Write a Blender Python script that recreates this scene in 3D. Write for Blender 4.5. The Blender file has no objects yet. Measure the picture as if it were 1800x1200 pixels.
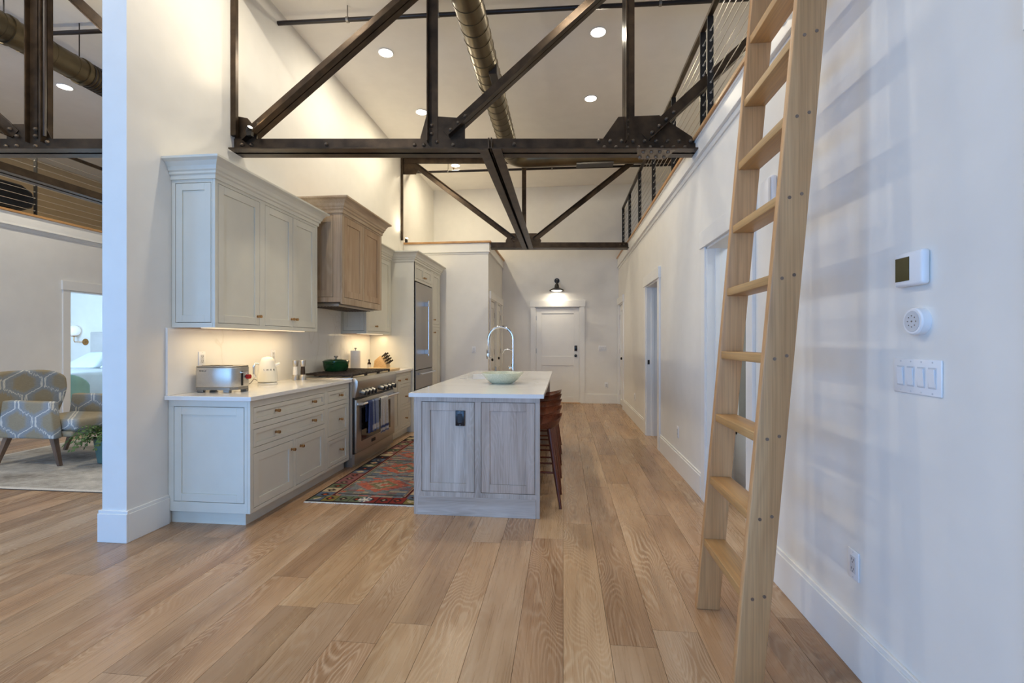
import bpy, bmesh, math, random
from mathutils import Vector, Matrix
random.seed(7)
S = bpy.context.scene
COL = S.collection

# ------------------------------------------------------------------ camera
TH = math.atan(90 / 825.0)
cd = bpy.data.cameras.new('camera'); cam = bpy.data.objects.new('camera', cd); COL.objects.link(cam)
cd.sensor_width = 36.0; cd.lens = 36.0 * 825 / 1800; cd.clip_start = 0.02; cd.clip_end = 100
cam.location = (0, 0, 1.30); cam.rotation_euler = (math.pi / 2, 0, TH)
S.camera = cam
# ------------------------------------------------------------------ colour and exposure
S.view_settings.view_transform = 'Standard'; S.view_settings.look = 'None'
S.view_settings.exposure = -0.22; S.view_settings.gamma = 1.0
S.view_settings.use_curve_mapping = False
S.cycles.max_bounces = 10; S.cycles.diffuse_bounces = 6; S.cycles.glossy_bounces = 4
S.cycles.use_denoising = True
S.cycles.sample_clamp_indirect = 6.0
# ------------------------------------------------------------------ world (overcast pale blue sky)
W = bpy.data.worlds.new('World'); S.world = W; W.use_nodes = True
bg = W.node_tree.nodes['Background']; bg.inputs[0].default_value = (0.62, 0.78, 1.0, 1); bg.inputs[1].default_value = 1.6
# ------------------------------------------------------------------ lights
UP_W = 42.0; CAN_W = 20.0; WIN_W = 105.0
WARM = (1.0, 0.90, 0.72); COOL = (0.17, 0.46, 1.0)
def area(name, loc, rot, sx, sy, power, col, shape='RECTANGLE', spread=math.pi):
    l = bpy.data.lights.new(name, 'AREA'); l.shape = shape; l.size = sx
    if shape in ('RECTANGLE', 'ELLIPSE'): l.size_y = sy
    l.energy = power; l.color = col; l.spread = spread
    o = bpy.data.objects.new(name, l); COL.objects.link(o); o.location = loc; o.rotation_euler = rot
    return o
# daylight through the windows behind the camera (window openings in wall_front)
for wx in (-5.9, -3.2, -0.75):
    area('window_daylight', (wx, -3.47, 1.55), (math.pi / 2, 0, 0), 1.5, 2.3, WIN_W, COOL)
area('side_window_daylight', (-7.36, -0.9, 1.55), (0, math.pi / 2, math.pi), 2.3, 3.0, 190, COOL)
# bedroom window daylight, bathroom and side room lamps, loft lamps
area('bedroom_window_light', (-9.6, 5.35, 1.6), (math.pi / 2, 0, 0), 1.6, 1.6, 150, (0.42, 0.66, 1.0))
area('bathroom_light', (2.1, 3.6, 2.68), (0, 0, 0), 0.6, 0.6, 24, (0.86, 0.93, 1.0))
area('side_room_light', (2.6, 6.6, 2.68), (0, 0, 0), 0.6, 0.6, 14, (0.72, 0.84, 1.0))
CANS = [(-2.01, 5.16), (0.37, 5.06), (-2.02, 6.55), (0.37, 6.43), (-6.40, 5.40), (-4.4, 6.7), (-6.4, 2.6), (-4.2, 2.6),
        (-2.0, 8.6), (0.4, 8.3), (-2.0, 3.3), (0.3, 3.3), (-2.0, 1.2), (3.0, 3.0), (3.0, 6.5), (-9.0, 4.6)]
CEIL = 4.59
for i, (x, y) in enumerate(CANS):
    p = CAN_W * (0.5 if x > 2 or x < -8 else 1.7 if x < -3 else 1.25 if x < -1 else 0.8)
    area('ceiling_can_beam', (x, y, CEIL - 0.03), (0, 0, 0), 0.13, 0.13, p, WARM if y < 6 else (1.0, 0.88, 0.64), 'DISK')

# ------------------------------------------------------------------ material helpers
def sc(r, g, b):
    f = lambda c: (c / 255) / 12.92 if c / 255 <= 0.04045 else ((c / 255 + 0.055) / 1.055) ** 2.4
    return (f(r), f(g), f(b), 1)
def nm(name):
    m = bpy.data.materials.new(name); m.use_nodes = True
    return m, m.node_tree, m.node_tree.nodes['Principled BSDF']
def math_n(nt, op, a, b=None, c=None):
    n = nt.nodes.new('ShaderNodeMath'); n.operation = op
    for i, v in enumerate((a, b, c)):
        if v is None: continue
        if hasattr(v, 'links'): nt.links.new(v, n.inputs[i])
        else: n.inputs[i].default_value = v
    return n.outputs[0]
def mix_c(nt, fac, a, b, mode='MIX'):
    n = nt.nodes.new('ShaderNodeMix'); n.data_type = 'RGBA'; n.blend_type = mode
    for sock, v in ((n.inputs[0], fac), (n.inputs[6], a), (n.inputs[7], b)):
        if hasattr(v, 'links'): nt.links.new(v, sock)
        else: sock.default_value = v
    return n.outputs[2]
def noise(nt, vec, scale=1.0, detail=2.0, rough=0.5, dist=0.0):
    n = nt.nodes.new('ShaderNodeTexNoise'); nt.links.new(vec, n.inputs['Vector'])
    n.inputs['Scale'].default_value = scale; n.inputs['Detail'].default_value = detail
    n.inputs['Roughness'].default_value = rough; n.inputs['Distortion'].default_value = dist
    return n.outputs['Fac']
def ramp(nt, fac, stops, interp='LINEAR'):
    n = nt.nodes.new('ShaderNodeValToRGB'); nt.links.new(fac, n.inputs[0]); n.color_ramp.interpolation = interp
    e = n.color_ramp.elements
    while len(e) < len(stops): e.new(0.5)
    for i, (p, c) in enumerate(stops): e[i].position = p; e[i].color = c if len(c) == 4 else (*c, 1)
    return n.outputs[0]
def vscale(nt, vec, s, off=None):
    n = nt.nodes.new('ShaderNodeVectorMath'); n.operation = 'MULTIPLY'; nt.links.new(vec, n.inputs[0]); n.inputs[1].default_value = s
    o = n.outputs[0]
    if off is not None:
        a = nt.nodes.new('ShaderNodeVectorMath'); a.operation = 'ADD'; nt.links.new(o, a.inputs[0]); nt.links.new(off, a.inputs[1]); o = a.outputs[0]
    return o
def bump(nt, b, h, strength=0.1, dist=0.01):
    n = nt.nodes.new('ShaderNodeBump'); n.inputs['Strength'].default_value = strength; n.inputs['Distance'].default_value = dist
    nt.links.new(h, n.inputs['Height']); nt.links.new(n.outputs[0], b.inputs['Normal'])
def paint(name, col, rough=0.5, var=0.03, bs=0.03, metal=0.0, scale=6.0, spec=0.5):
    m, nt, b = nm(name)
    pos = nt.nodes.new('ShaderNodeNewGeometry').outputs['Position']
    f = noise(nt, pos, scale, 3)
    dk = tuple(c * (1 - var * 2) for c in col[:3]) + (1,); lt = tuple(min(1, c * (1 + var)) for c in col[:3]) + (1,)
    c = ramp(nt, f, [(0.3, dk), (0.7, lt)])
    nt.links.new(c, b.inputs['Base Color']); b.inputs['Roughness'].default_value = rough; b.inputs['Metallic'].default_value = metal
    b.inputs['Specular IOR Level'].default_value = spec
    if bs:
        bump(nt, b, noise(nt, pos, 140, 2), bs, 0.002)
    return m
def wood(name, mid, dark, light, axis='Y', across=1.0, rnd=0.0, lines=0.5, rough=0.45, knots=False, grain_light=False, tone=0.12, contour=26.0, world=True, linecol=None, fine_amt=0.8):
    m, nt, b = nm(name)
    if world: pos = nt.nodes.new('ShaderNodeNewGeometry').outputs['Position']
    else: pos = nt.nodes.new('ShaderNodeTexCoord').outputs['Object']
    oi = nt.nodes.new('ShaderNodeObjectInfo')
    off = nt.nodes.new('ShaderNodeCombineXYZ')
    r = math_n(nt, 'MULTIPLY', oi.outputs['Random'], 37.0 if rnd else 0.0)
    for i in range(3): nt.links.new(r, off.inputs[i])
    off = off.outputs[0]
    def sv(al, ac):
        ac *= across
        return {'X': (al, ac, ac), 'Y': (ac, al, ac), 'Z': (ac, ac, al)}[axis]
    broad = noise(nt, vscale(nt, pos, sv(0.7, 5.0), off), 1.0, 3, 0.6, 0.3)
    fine = noise(nt, vscale(nt, pos, sv(2.6, 150.0), off), 1.0, 3, 0.6)
    smooth = noise(nt, vscale(nt, pos, sv(0.9, 4.5), off), 1.0, 1.0, 0.4, 0.35)
    wig = noise(nt, vscale(nt, pos, sv(9.0, 60.0), off), 1.0, 2, 0.5)
    smooth = math_n(nt, 'ADD', smooth, math_n(nt, 'MULTIPLY', wig, 0.022))
    ring = math_n(nt, 'SINE', math_n(nt, 'MULTIPLY', smooth, contour * 6.28))
    ring = math_n(nt, 'ADD', math_n(nt, 'MULTIPLY', ring, 0.5), 0.5)
    ring = math_n(nt, 'POWER', ring, 2.2)
    patch = noise(nt, vscale(nt, pos, sv(0.8, 3.0), off), 1.7, 2)
    pm = ramp(nt, patch, [(0.38, (0.15,) * 3), (0.62, (1,) * 3)])
    c = ramp(nt, broad, [(0.25, dark), (0.5, mid), (0.78, light)])
    fl = ramp(nt, fine, [(0.35, (0.78, 0.76, 0.74)), (0.6, (1.05, 1.04, 1.03))])
    c = mix_c(nt, fine_amt, c, fl, 'MULTIPLY')
    fac = math_n(nt, 'MULTIPLY', math_n(nt, 'MULTIPLY', ring, pm), lines)
    if linecol:
        gate = ramp(nt, math_n(nt, 'FRACT', math_n(nt, 'MULTIPLY', oi.outputs['Random'], 7.3)), [(0.15, (0.25,) * 3), (0.85, (1.0,) * 3)])
        fac = math_n(nt, 'MULTIPLY', fac, gate)
    linec = linecol or (light if grain_light else dark)
    c = mix_c(nt, fac, c, linec)
    if rnd:
        t = ramp(nt, oi.outputs['Random'], [(0.0, (1 - tone * 1.6, 1 - tone * 1.7, 1 - tone * 1.7)), (0.3, (1.0, 0.94, 0.90)), (0.55, (1 + tone * .4, 1 + tone * .35, 1)), (0.8, (0.97, 0.99, 1.02)), (1.0, (1 + tone, 1 + tone * 0.85, 1 + tone * 0.6))])
        c = mix_c(nt, 1.0, c, t, 'MULTIPLY')
    if knots:
        v = nt.nodes.new('ShaderNodeTexVoronoi'); nt.links.new(vscale(nt, pos, (2.6, 1.15, 1), off), v.inputs['Vector']); v.inputs['Scale'].default_value = 1.0
        k = ramp(nt, v.outputs['Distance'], [(0.0, (1,) * 3), (0.035, (0.8,) * 3), (0.10, (0,) * 3)])
        kn = noise(nt, pos, 1.2, 1)
        kk = math_n(nt, 'MULTIPLY', k, ramp(nt, kn, [(0.42, (0,) * 3), (0.52, (1,) * 3)]))
        c = mix_c(nt, math_n(nt, 'MULTIPLY', kk, 0.75), c, tuple(x * 0.28 for x in dark[:3]) + (1,))
    nt.links.new(c, b.inputs['Base Color'])
    rr = ramp(nt, fine, [(0.3, (rough - 0.08,) * 3), (0.7, (rough + 0.1,) * 3)])
    nt.links.new(rr, b.inputs['Roughness'])
    bump(nt, b, fine, 0.12, 0.002)
    return m
def emis(name, col, st):
    m, nt, b = nm(name)
    b.inputs['Base Color'].default_value = (0.8, 0.8, 0.8, 1)
    b.inputs['Emission Color'].default_value = col; b.inputs['Emission Strength'].default_value = st
    return m
def vcol(name, rough=0.95, bs=0.3):
    m, nt, b = nm(name)
    a = nt.nodes.new('ShaderNodeVertexColor'); a.layer_name = 'Col'
    pos = nt.nodes.new('ShaderNodeNewGeometry').outputs['Position']
    f = ramp(nt, noise(nt, pos, 160, 3), [(0.3, (0.72,) * 3), (0.7, (1.12,) * 3)])
    c = mix_c(nt, 1.0, a.outputs[0], f, 'MULTIPLY')
    nt.links.new(c, b.inputs['Base Color']); b.inputs['Roughness'].default_value = rough
    b.inputs['Specular IOR Level'].default_value = 0.15
    bump(nt, b, noise(nt, pos, 300, 2), bs, 0.004)
    return m

M = {}
M['wall'] = paint('wall_paint', sc(233, 230, 223), 0.6, 0.012)
M['ceil'] = paint('ceiling_paint', sc(236, 233, 228), 0.7, 0.012)
M['trim'] = paint('trim_paint', sc(236, 234, 228), 0.38, 0.01, 0.01)
M['cab'] = paint('cabinet_paint', sc(222, 219, 205), 0.42, 0.015, 0.015)
M['gap'] = paint('gap_shade_backing', sc(70, 62, 52), 0.8)  # dark tone paints shade into door and drawer gaps; also backs the rugs
M['floor'] = wood('floor_oak', sc(166, 132, 98), sc(132, 99, 69), sc(194, 163, 130), 'Y', rnd=1, lines=0.62, rough=0.30, knots=True, grain_light=True, tone=0.17, contour=40, linecol=sc(204, 179, 149), fine_amt=0.32)
M['floorbase'] = paint('floor_underlay', sc(96, 74, 54), 0.8)
limed = (sc(186, 171, 156), sc(152, 136, 122), sc(216, 206, 195))
M['lime_v'] = wood('limed_oak_vertical', *limed, axis='Z', rnd=1, lines=0.35, grain_light=True, tone=0.05, contour=22, across=1.6, rough=0.5)
M['lime_x'] = wood('limed_oak_cross', *limed, axis='X', rnd=1, lines=0.35, grain_light=True, tone=0.05, contour=22, across=1.6, rough=0.5)
M['lime_y'] = wood('limed_oak_length', *limed, axis='Y', rnd=1, lines=0.35, grain_light=True, tone=0.05, contour=22, across=1.6, rough=0.5)
hood = (sc(186, 162, 132), sc(164, 138, 110), sc(206, 186, 160))
M['hood_v'] = wood('hood_oak_vertical', *hood, axis='Z', rnd=1, lines=0.3, grain_light=True, tone=0.05, contour=9, across=1.3, rough=0.5)
M['hood_y'] = wood('hood_oak_length', *hood, axis='Y', rnd=1, lines=0.3, grain_light=True, tone=0.05, contour=9, across=1.3, rough=0.5)
lad = (sc(204, 156, 106), sc(180, 132, 84), sc(220, 178, 130))
M['lad_v'] = wood('ladder_oak', *lad, axis='Z', rnd=1, lines=0.35, tone=0.04, contour=8, rough=0.45)
M['lad_y'] = wood('tread_oak', sc(192, 152, 100), sc(168, 126, 76), sc(214, 182, 134), axis='Y', rnd=1, lines=0.4, tone=0.06, contour=9, rough=0.45)
M['cap'] = wood('cap_oak', sc(196, 150, 98), sc(166, 120, 72), sc(216, 176, 126), axis='Y', lines=0.2, rough=0.4)
M['walnut'] = wood('walnut', sc(112, 58, 38), sc(72, 34, 22), sc(140, 80, 54), axis='Y', rnd=1, lines=0.4, tone=0.1, contour=10, rough=0.32)
M['walnutz'] = wood('walnut_leg', sc(106, 54, 36), sc(72, 34, 22), sc(132, 74, 50), axis='Z', rnd=1, lines=0.3, tone=0.1, rough=0.35)
M['chairleg'] = wood('chair_leg_wood', sc(128, 104, 86), sc(94, 74, 60), sc(150, 126, 106), axis='Z', rnd=1, lines=0.3, tone=0.1)
M['board'] = wood('maple_board', sc(214, 182, 134), sc(186, 148, 98), sc(230, 204, 160), axis='Y', rnd=1, lines=0.3)
M['steel_beam'] = paint('painted_iron', sc(72, 58, 44), 0.33, 0.25, 0.25, metal=0.6, scale=9)
M['bolt'] = paint('iron_bolt', sc(112, 98, 82), 0.3, 0.15, 0, metal=0.5)
M['duct'] = paint('dark_duct', sc(104, 92, 70), 0.36, 0.12, 0.1, metal=0.8, scale=4)
M['pipe'] = paint('sprinkler_pipe', sc(40, 32, 28), 0.4, 0.1, 0)
M['black'] = paint('black_metal', sc(22, 20, 20), 0.35, 0.05, 0)
M['blackp'] = paint('black_plastic', sc(18, 19, 22), 0.25, 0.05, 0)
M['cast'] = paint('cast_iron', sc(52, 40, 32), 0.55, 0.15, 0.2, metal=0.3)
M['cable'] = paint('stainless_cable', sc(200, 195, 185), 0.3, 0.02, 0, metal=0.7)
M['brass'] = paint('brass', sc(190, 150, 104), 0.25, 0.06, 0, metal=0.9)
M['chrome'] = paint('chrome', sc(225, 227, 230), 0.08, 0.01, 0, metal=1.0)
M['nickel'] = paint('satin_nickel', sc(150, 146, 138), 0.35, 0.03, 0, metal=0.8)
def brushed(name, col, axis, rough=0.3):
    m, nt, b = nm(name)
    pos = nt.nodes.new('ShaderNodeNewGeometry').outputs['Position']
    s = {'X': (2, 300, 300), 'Y': (300, 2, 300), 'Z': (300, 300, 2)}[axis]
    f = noise(nt, vscale(nt, pos, s), 1.0, 2)
    nt.links.new(ramp(nt, f, [(0.3, tuple(c * 0.88 for c in col[:3])), (0.7, col)]), b.inputs['Base Color'])
    b.inputs['Metallic'].default_value = 0.95
    nt.links.new(ramp(nt, f, [(0.3, (rough,) * 3), (0.7, (rough + 0.1,) * 3)]), b.inputs['Roughness'])
    return m
M['steel'] = brushed('brushed_steel', sc(200, 194, 184), 'Y')
M['fridge'] = brushed('fridge_steel', sc(176, 170, 162), 'Z', 0.36)
M['quartz'] = None
def quartz():
    m, nt, b = nm('white_quartz')
    pos = nt.nodes.new('ShaderNodeNewGeometry').outputs['Position']
    n = noise(nt, pos, 0.9, 4, 0.5, 0.6)
    v = math_n(nt, 'ABSOLUTE', math_n(nt, 'SUBTRACT', n, 0.5))
    c = ramp(nt, v, [(0.0, sc(226, 223, 215)), (0.006, sc(235, 233, 228)), (0.05, sc(238, 236, 231))])
    nt.links.new(c, b.inputs['Base Color']); b.inputs['Roughness'].default_value = 0.1
    return m
M['quartz'] = quartz()
M['white'] = paint('white_plastic', sc(238, 238, 238), 0.3, 0.01, 0)
M['offwhite'] = paint('grey_plastic_inset', sc(205, 206, 208), 0.35, 0.01, 0)
M['enamel'] = paint('cream_enamel', sc(240, 236, 222), 0.12, 0.01, 0)
M['green'] = paint('green_enamel', sc(24, 74, 40), 0.12, 0.08, 0)
M['glassdark'] = paint('oven_glass', sc(40, 26, 20), 0.06, 0.05, 0)
M['screen'] = paint('lcd_screen', sc(82, 74, 44), 0.15, 0.08, 0)
M['red'] = paint('red_plastic', sc(170, 24, 18), 0.2, 0.03, 0)
M['paper'] = paint('paper_towel_paper', sc(225, 225, 226), 0.9, 0.02, 0.3)
M['linen'] = paint('white_bedding', sc(232, 238, 240), 0.85, 0.02, 0.2)
M['headb'] = paint('headboard_fabric', sc(200, 196, 192), 0.9, 0.03, 0.3)
M['teal'] = paint('teal_fabric', sc(150, 200, 196), 0.85, 0.05, 0.4)
M['pot'] = paint('teal_ceramic', sc(84, 118, 112), 0.4, 0.05, 0)
M['leaf'] = paint('fern_leaf', sc(70, 100, 42), 0.55, 0.25, 0, scale=20)
M['soil'] = paint('potting_soil', sc(48, 36, 26), 0.95)
M['loftwall'] = paint('loft_wall_paint', sc(205, 180, 140), 0.7, 0.02)
M['apron'] = paint('bathtub_apron', sc(160, 168, 160), 0.3, 0.02, 0)
M['tile'] = paint('subway_tile', sc(226, 226, 218), 0.12, 0.02, 0)
M['grout'] = paint('tile_grout', sc(150, 148, 140), 0.8)
M['lens'] = emis('lamp_diffuser', (1.0, 0.93, 0.82, 1), 14.0)
M['lensdim'] = emis('spot_lens', (1.0, 0.86, 0.55, 1), 40.0)
M['strip'] = emis('strip_light_diffuser', (1.0, 0.80, 0.50, 1), 0.9)
M['globe'] = emis('opal_globe', (0.9, 0.95, 1.0, 1), 0.35)
M['vcol'] = vcol('woven_wool')
M['vcloth'] = vcol('printed_cotton', 0.9, 0.15)
def glass_green():
    m, nt, b = nm('green_crackle_glass')
    pos = nt.nodes.new('ShaderNodeNewGeometry').outputs['Position']
    v = nt.nodes.new('ShaderNodeTexVoronoi'); nt.links.new(pos, v.inputs['Vector']); v.inputs['Scale'].default_value = 110
    c = ramp(nt, v.outputs['Distance'], [(0.1, sc(238, 238, 222)), (0.5, sc(210, 216, 192))])
    nt.links.new(c, b.inputs['Base Color']); b.inputs['Roughness'].default_value = 0.15
    b.inputs['Transmission Weight'].default_value = 0.1
    bump(nt, b, v.outputs['Distance'], 0.3, 0.003)
    return m
M['crackle'] = glass_green()
def fabric():
    m, nt, b = nm('ikat_ogee_fabric')
    pos = nt.nodes.new('ShaderNodeTexCoord').outputs['Object']
    sx = nt.nodes.new('ShaderNodeSeparateXYZ'); nt.links.new(pos, sx.inputs[0])
    jit = noise(nt, vscale(nt, pos, (90, 90, 12)), 1.0, 2)
    jv = math_n(nt, 'MULTIPLY', math_n(nt, 'SUBTRACT', jit, 0.5), 0.16)
    u = math_n(nt, 'MULTIPLY', math_n(nt, 'ADD', sx.outputs[0], sx.outputs[1]), 1 / 0.40)
    v = math_n(nt, 'MULTIPLY', sx.outputs[2], 1 / 0.37)
    u = math_n(nt, 'ADD', u, jv)
    v = math_n(nt, 'ADD', v, jv)
    sn = math_n(nt, 'MULTIPLY', math_n(nt, 'SINE', math_n(nt, 'MULTIPLY', v, 6.283)), 1.45)
    s_ = math_n(nt, 'MULTIPLY', math_n(nt, 'MINIMUM', math_n(nt, 'MAXIMUM', sn, -1.0), 1.0), 0.205)
    def d(k, sg):
        q = math_n(nt, 'ADD', u, math_n(nt, 'MULTIPLY', s_, sg)); q = math_n(nt, 'ADD', q, k)
        return math_n(nt, 'ABSOLUTE', math_n(nt, 'SUBTRACT', math_n(nt, 'FRACT', q), 0.5))
    f1, f2 = d(0.0, 1), d(0.5, -1)
    mn = math_n(nt, 'MINIMUM', f1, f2)
    line = ramp(nt, mn, [(0.014, (1,) * 3), (0.030, (0,) * 3)])
    body = ramp(nt, mn, [(0.04, sc(150, 156, 160)), (0.15, sc(156, 156, 150)), (0.25, sc(164, 150, 122))])
    th = noise(nt, vscale(nt, pos, (40, 40, 400)), 1.0, 2)
    body = mix_c(nt, 0.5, body, ramp(nt, th, [(0.3, (0.7,) * 3), (0.7, (1.1,) * 3)]), 'MULTIPLY')
    c = mix_c(nt, line, body, sc(222, 218, 205))
    nt.links.new(c, b.inputs['Base Color']); b.inputs['Roughness'].default_value = 0.9
    bump(nt, b, th, 0.2, 0.003)
    return m
M['ikat'] = fabric()

# ------------------------------------------------------------------ mesh helpers
ORG = {}
class MB:
    def __init__(s, m=None): s.v = []; s.f = []; s.m = m; s.smooth = []; s.col = None
    def _add(s, vs, fs, smooth=False):
        n = len(s.v)
        for v in vs:
            v = Vector(v)
            if s.m is not None: v = s.m @ v
            s.v.append(v)
        for f in fs: s.f.append([n + i for i in f]); s.smooth.append(smooth)
    def box(s, x0, y0, z0, x1, y1, z1):
        vs = [(x, y, z) for x in (x0, x1) for y in (y0, y1) for z in (z0, z1)]
        s._add(vs, [(0, 1, 3, 2), (4, 6, 7, 5), (0, 4, 5, 1), (2, 3, 7, 6), (0, 2, 6, 4), (1, 5, 7, 3)]); return s
    def hexa(s, vs):   # 8 verts: bottom 4 ccw, top 4 ccw
        s._add(vs, [(3, 2, 1, 0), (4, 5, 6, 7), (0, 1, 5, 4), (1, 2, 6, 5), (2, 3, 7, 6), (3, 0, 4, 7)]); return s
    def prism(s, poly, a0, a1, axis='x'):   # poly of (p,q); extruded along axis
        n = len(poly)
        def mk(a, p, q): return {'x': (a, p, q), 'y': (p, a, q), 'z': (p, q, a)}[axis]
        vs = [mk(a0, *p) for p in poly] + [mk(a1, *p) for p in poly]
        fs = [list(range(n))[::-1], list(range(n, 2 * n))] + [(i, (i + 1) % n, n + (i + 1) % n, n + i) for i in range(n)]
        s._add(vs, fs); return s
    def cyl(s, p0, p1, r0, r1=None, n=12, smooth=True):
        r1 = r0 if r1 is None else r1
        return s.tube([p0, p1], [r0, r1], n, smooth)
    def tube(s, pts, r, n=10, smooth=True, cap=True):
        pts = [Vector(p) for p in pts]
        rs = r if isinstance(r, (list, tuple)) else [r] * len(pts)
        d = (pts[1] - pts[0]).normalized()
        a = d.orthogonal().normalized(); vs = []; prev = d
        for i, p in enumerate(pts):
            t = (pts[min(i + 1, len(pts) - 1)] - pts[max(i - 1, 0)]).normalized()
            q = prev.rotation_difference(t); a = (q @ a).normalized(); prev = t
            b = t.cross(a)
            for k in range(n):
                an = 2 * math.pi * k / n
                vs.append(p + (a * math.cos(an) + b * math.sin(an)) * rs[i])
        fs = []
        for i in range(len(pts) - 1):
            for k in range(n):
                k2 = (k + 1) % n
                fs.append((i * n + k, i * n + k2, (i + 1) * n + k2, (i + 1) * n + k))
        s._add(vs, fs, smooth)
        if cap:
            m_ = len(pts) - 1
            s._add(vs[:n], [list(range(n))[::-1]]); s._add(vs[m_ * n:], [list(range(n))])
        return s
    def lathe(s, prof, c, n=24, sx=1.0, sy=1.0, smooth=True):
        vs = []
        for (r, z) in prof:
            for k in range(n):
                an = 2 * math.pi * k / n
                vs.append((c[0] + r * sx * math.cos(an), c[1] + r * sy * math.sin(an), c[2] + z))
        fs = []
        for i in range(len(prof) - 1):
            for k in range(n):
                k2 = (k + 1) % n
                fs.append((i * n + k, i * n + k2, (i + 1) * n + k2, (i + 1) * n + k))
        s._add(vs, fs, smooth)
        if prof[0][0] > 1e-5: s._add(vs[:n], [list(range(n))[::-1]])
        if prof[-1][0] > 1e-5: s._add(vs[-n:], [list(range(n))])
        return s
    def grid(s, nu, nv, fn, smooth=True):
        vs = [fn(i / nu, j / nv) for j in range(nv + 1) for i in range(nu + 1)]
        fs = [(j * (nu + 1) + i, j * (nu + 1) + i + 1, (j + 1) * (nu + 1) + i + 1, (j + 1) * (nu + 1) + i) for j in range(nv) for i in range(nu)]
        s._add(vs, fs, smooth); return s
    def build(s, name, mat, parent=None, bevel=0.0, seg=1, kind=None, label=None, cat=None, group=None, solid=0.0, subsurf=0, recalc=True, origin=None):
        me = bpy.data.meshes.new(name)
        org = Vector((0, 0, 0))
        if parent is not None: org = ORG[parent.name]
        elif origin is not None: org = Vector(origin)
        me.from_pydata([v - org for v in s.v], [], s.f)
        if recalc:
            bm = bmesh.new(); bm.from_mesh(me)
            bmesh.ops.remove_doubles(bm, verts=bm.verts, dist=1e-6) if any(s.smooth) else None
            bmesh.ops.recalc_face_normals(bm, faces=bm.faces); bm.to_mesh(me); bm.free()
            if any(s.smooth):
                for p in me.polygons: p.use_smooth = True
                me.set_sharp_from_angle(angle=math.radians(38))
        if s.col:
            ca = me.color_attributes.new('Col', 'FLOAT_COLOR', 'POINT')
            for i, c in enumerate(s.col): ca.data[i].color = c
        me.materials.append(mat)
        o = bpy.data.objects.new(name, me); COL.objects.link(o)
        if parent is not None: o.parent = parent; ORG[o.name] = ORG[parent.name]
        else: o.location = org; ORG[o.name] = org
        if solid: md = o.modifiers.new('solid', 'SOLIDIFY'); md.thickness = solid; md.offset = 0
        if bevel: md = o.modifiers.new('bevel', 'BEVEL'); md.width = bevel; md.segments = seg; md.limit_method = 'ANGLE'; md.angle_limit = math.radians(40)
        if bevel and seg > 1:
            for p in me.polygons: p.use_smooth = True
        if subsurf: md = o.modifiers.new('sub', 'SUBSURF'); md.levels = subsurf; md.render_levels = subsurf
        tag(o, label, cat, group, kind)
        return o
def tag(o, label=None, cat=None, group=None, kind=None):
    if label: o['label'] = label
    if cat: o['category'] = cat
    if group: o['group'] = group
    if kind: o['kind'] = kind
    return o
def thing(name, label, cat, loc=(0, 0, 0), group=None, kind=None):
    o = bpy.data.objects.new(name, None); COL.objects.link(o); o.location = loc; o.empty_display_size = 0.1
    ORG[o.name] = Vector(loc)
    return tag(o, label, cat, group, kind)
def kids(o): return [c for c in bpy.data.objects if c.parent == o]
def dup(root, delta, label=None, group=None, tree=None):
    r = root.copy(); COL.objects.link(r); r.location = Vector(root.location) + Vector(delta)
    if label: r['label'] = label
    if group: r['group'] = group
    ORG[r.name] = ORG[root.name] + Vector(delta)
    for ch in kids(root):
        c = ch.copy(); COL.objects.link(c); c.parent = r
        for g in kids(ch):
            d = g.copy(); COL.objects.link(d); d.parent = c
    return r
def struct(name, mb, mat, bevel=0.0, parent=None, seg=1):
    return mb.build(name, mat, parent, bevel, seg, kind=None if parent else 'structure')
def frame(o, facing):   # local x = width, y = outwards, z = up
    a, b = {'+x': ((0, 1, 0), (1, 0, 0)), '-x': ((0, 1, 0), (-1, 0, 0)), '-y': ((1, 0, 0), (0, -1, 0)), '+y': ((1, 0, 0), (0, 1, 0)),}[facing]
    m = Matrix(((a[0], b[0], 0, o[0]), (a[1], b[1], 0, o[1]), (a[2], b[2], 1, o[2]), (0, 0, 0, 1)))
    return m
def panel(m, x0, z0, x1, z1, fr=0.06, t=0.02, rec=0.009, mid=None):
    """shaker leaf: two stiles, two rails, recessed centre; y=0 is the flush face"""
    mb = MB(m)
    mb.box(x0, -t, z0, x0 + fr, 0, z1); mb.box(x1 - fr, -t, z0, x1, 0, z1)
    mb.box(x0 + fr, -t, z0, x1 - fr, 0, z0 + fr); mb.box(x0 + fr, -t, z1 - fr, x1 - fr, 0, z1)
    if mid: mb.box(x0 + fr, -t, mid[0], x1 - fr, 0, mid[1])
    mb.box(x0 + fr, -t, z0 + fr, x1 - fr, -rec, z1 - fr)
    return mb
def knob(m, x, z, parent, mat=None, r=0.009, L=0.026, name='knob'):
    mb = MB(m); mb.tube([(x, 0, z), (x, L * 0.55, z), (x, L * 0.56, z), (x, L, z)], [r * 0.55, r * 0.55, r, r], 10)
    return mb.build(name, mat or M['brass'], parent)
def tbar(m, x, z, parent, L=0.036):   # small round brass cabinet knob standing off the face
    mb = MB(m); mb.tube([(x, 0, z), (x, 0.002, z), (x, 0.003, z), (x, 0.014, z), (x, 0.015, z), (x, L - 0.002, z), (x, L, z)], [0.011, 0.011, 0.0065, 0.0065, 0.0115, 0.0125, 0.011], 12)
    return mb.build('knob', M['brass'], parent)

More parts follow.
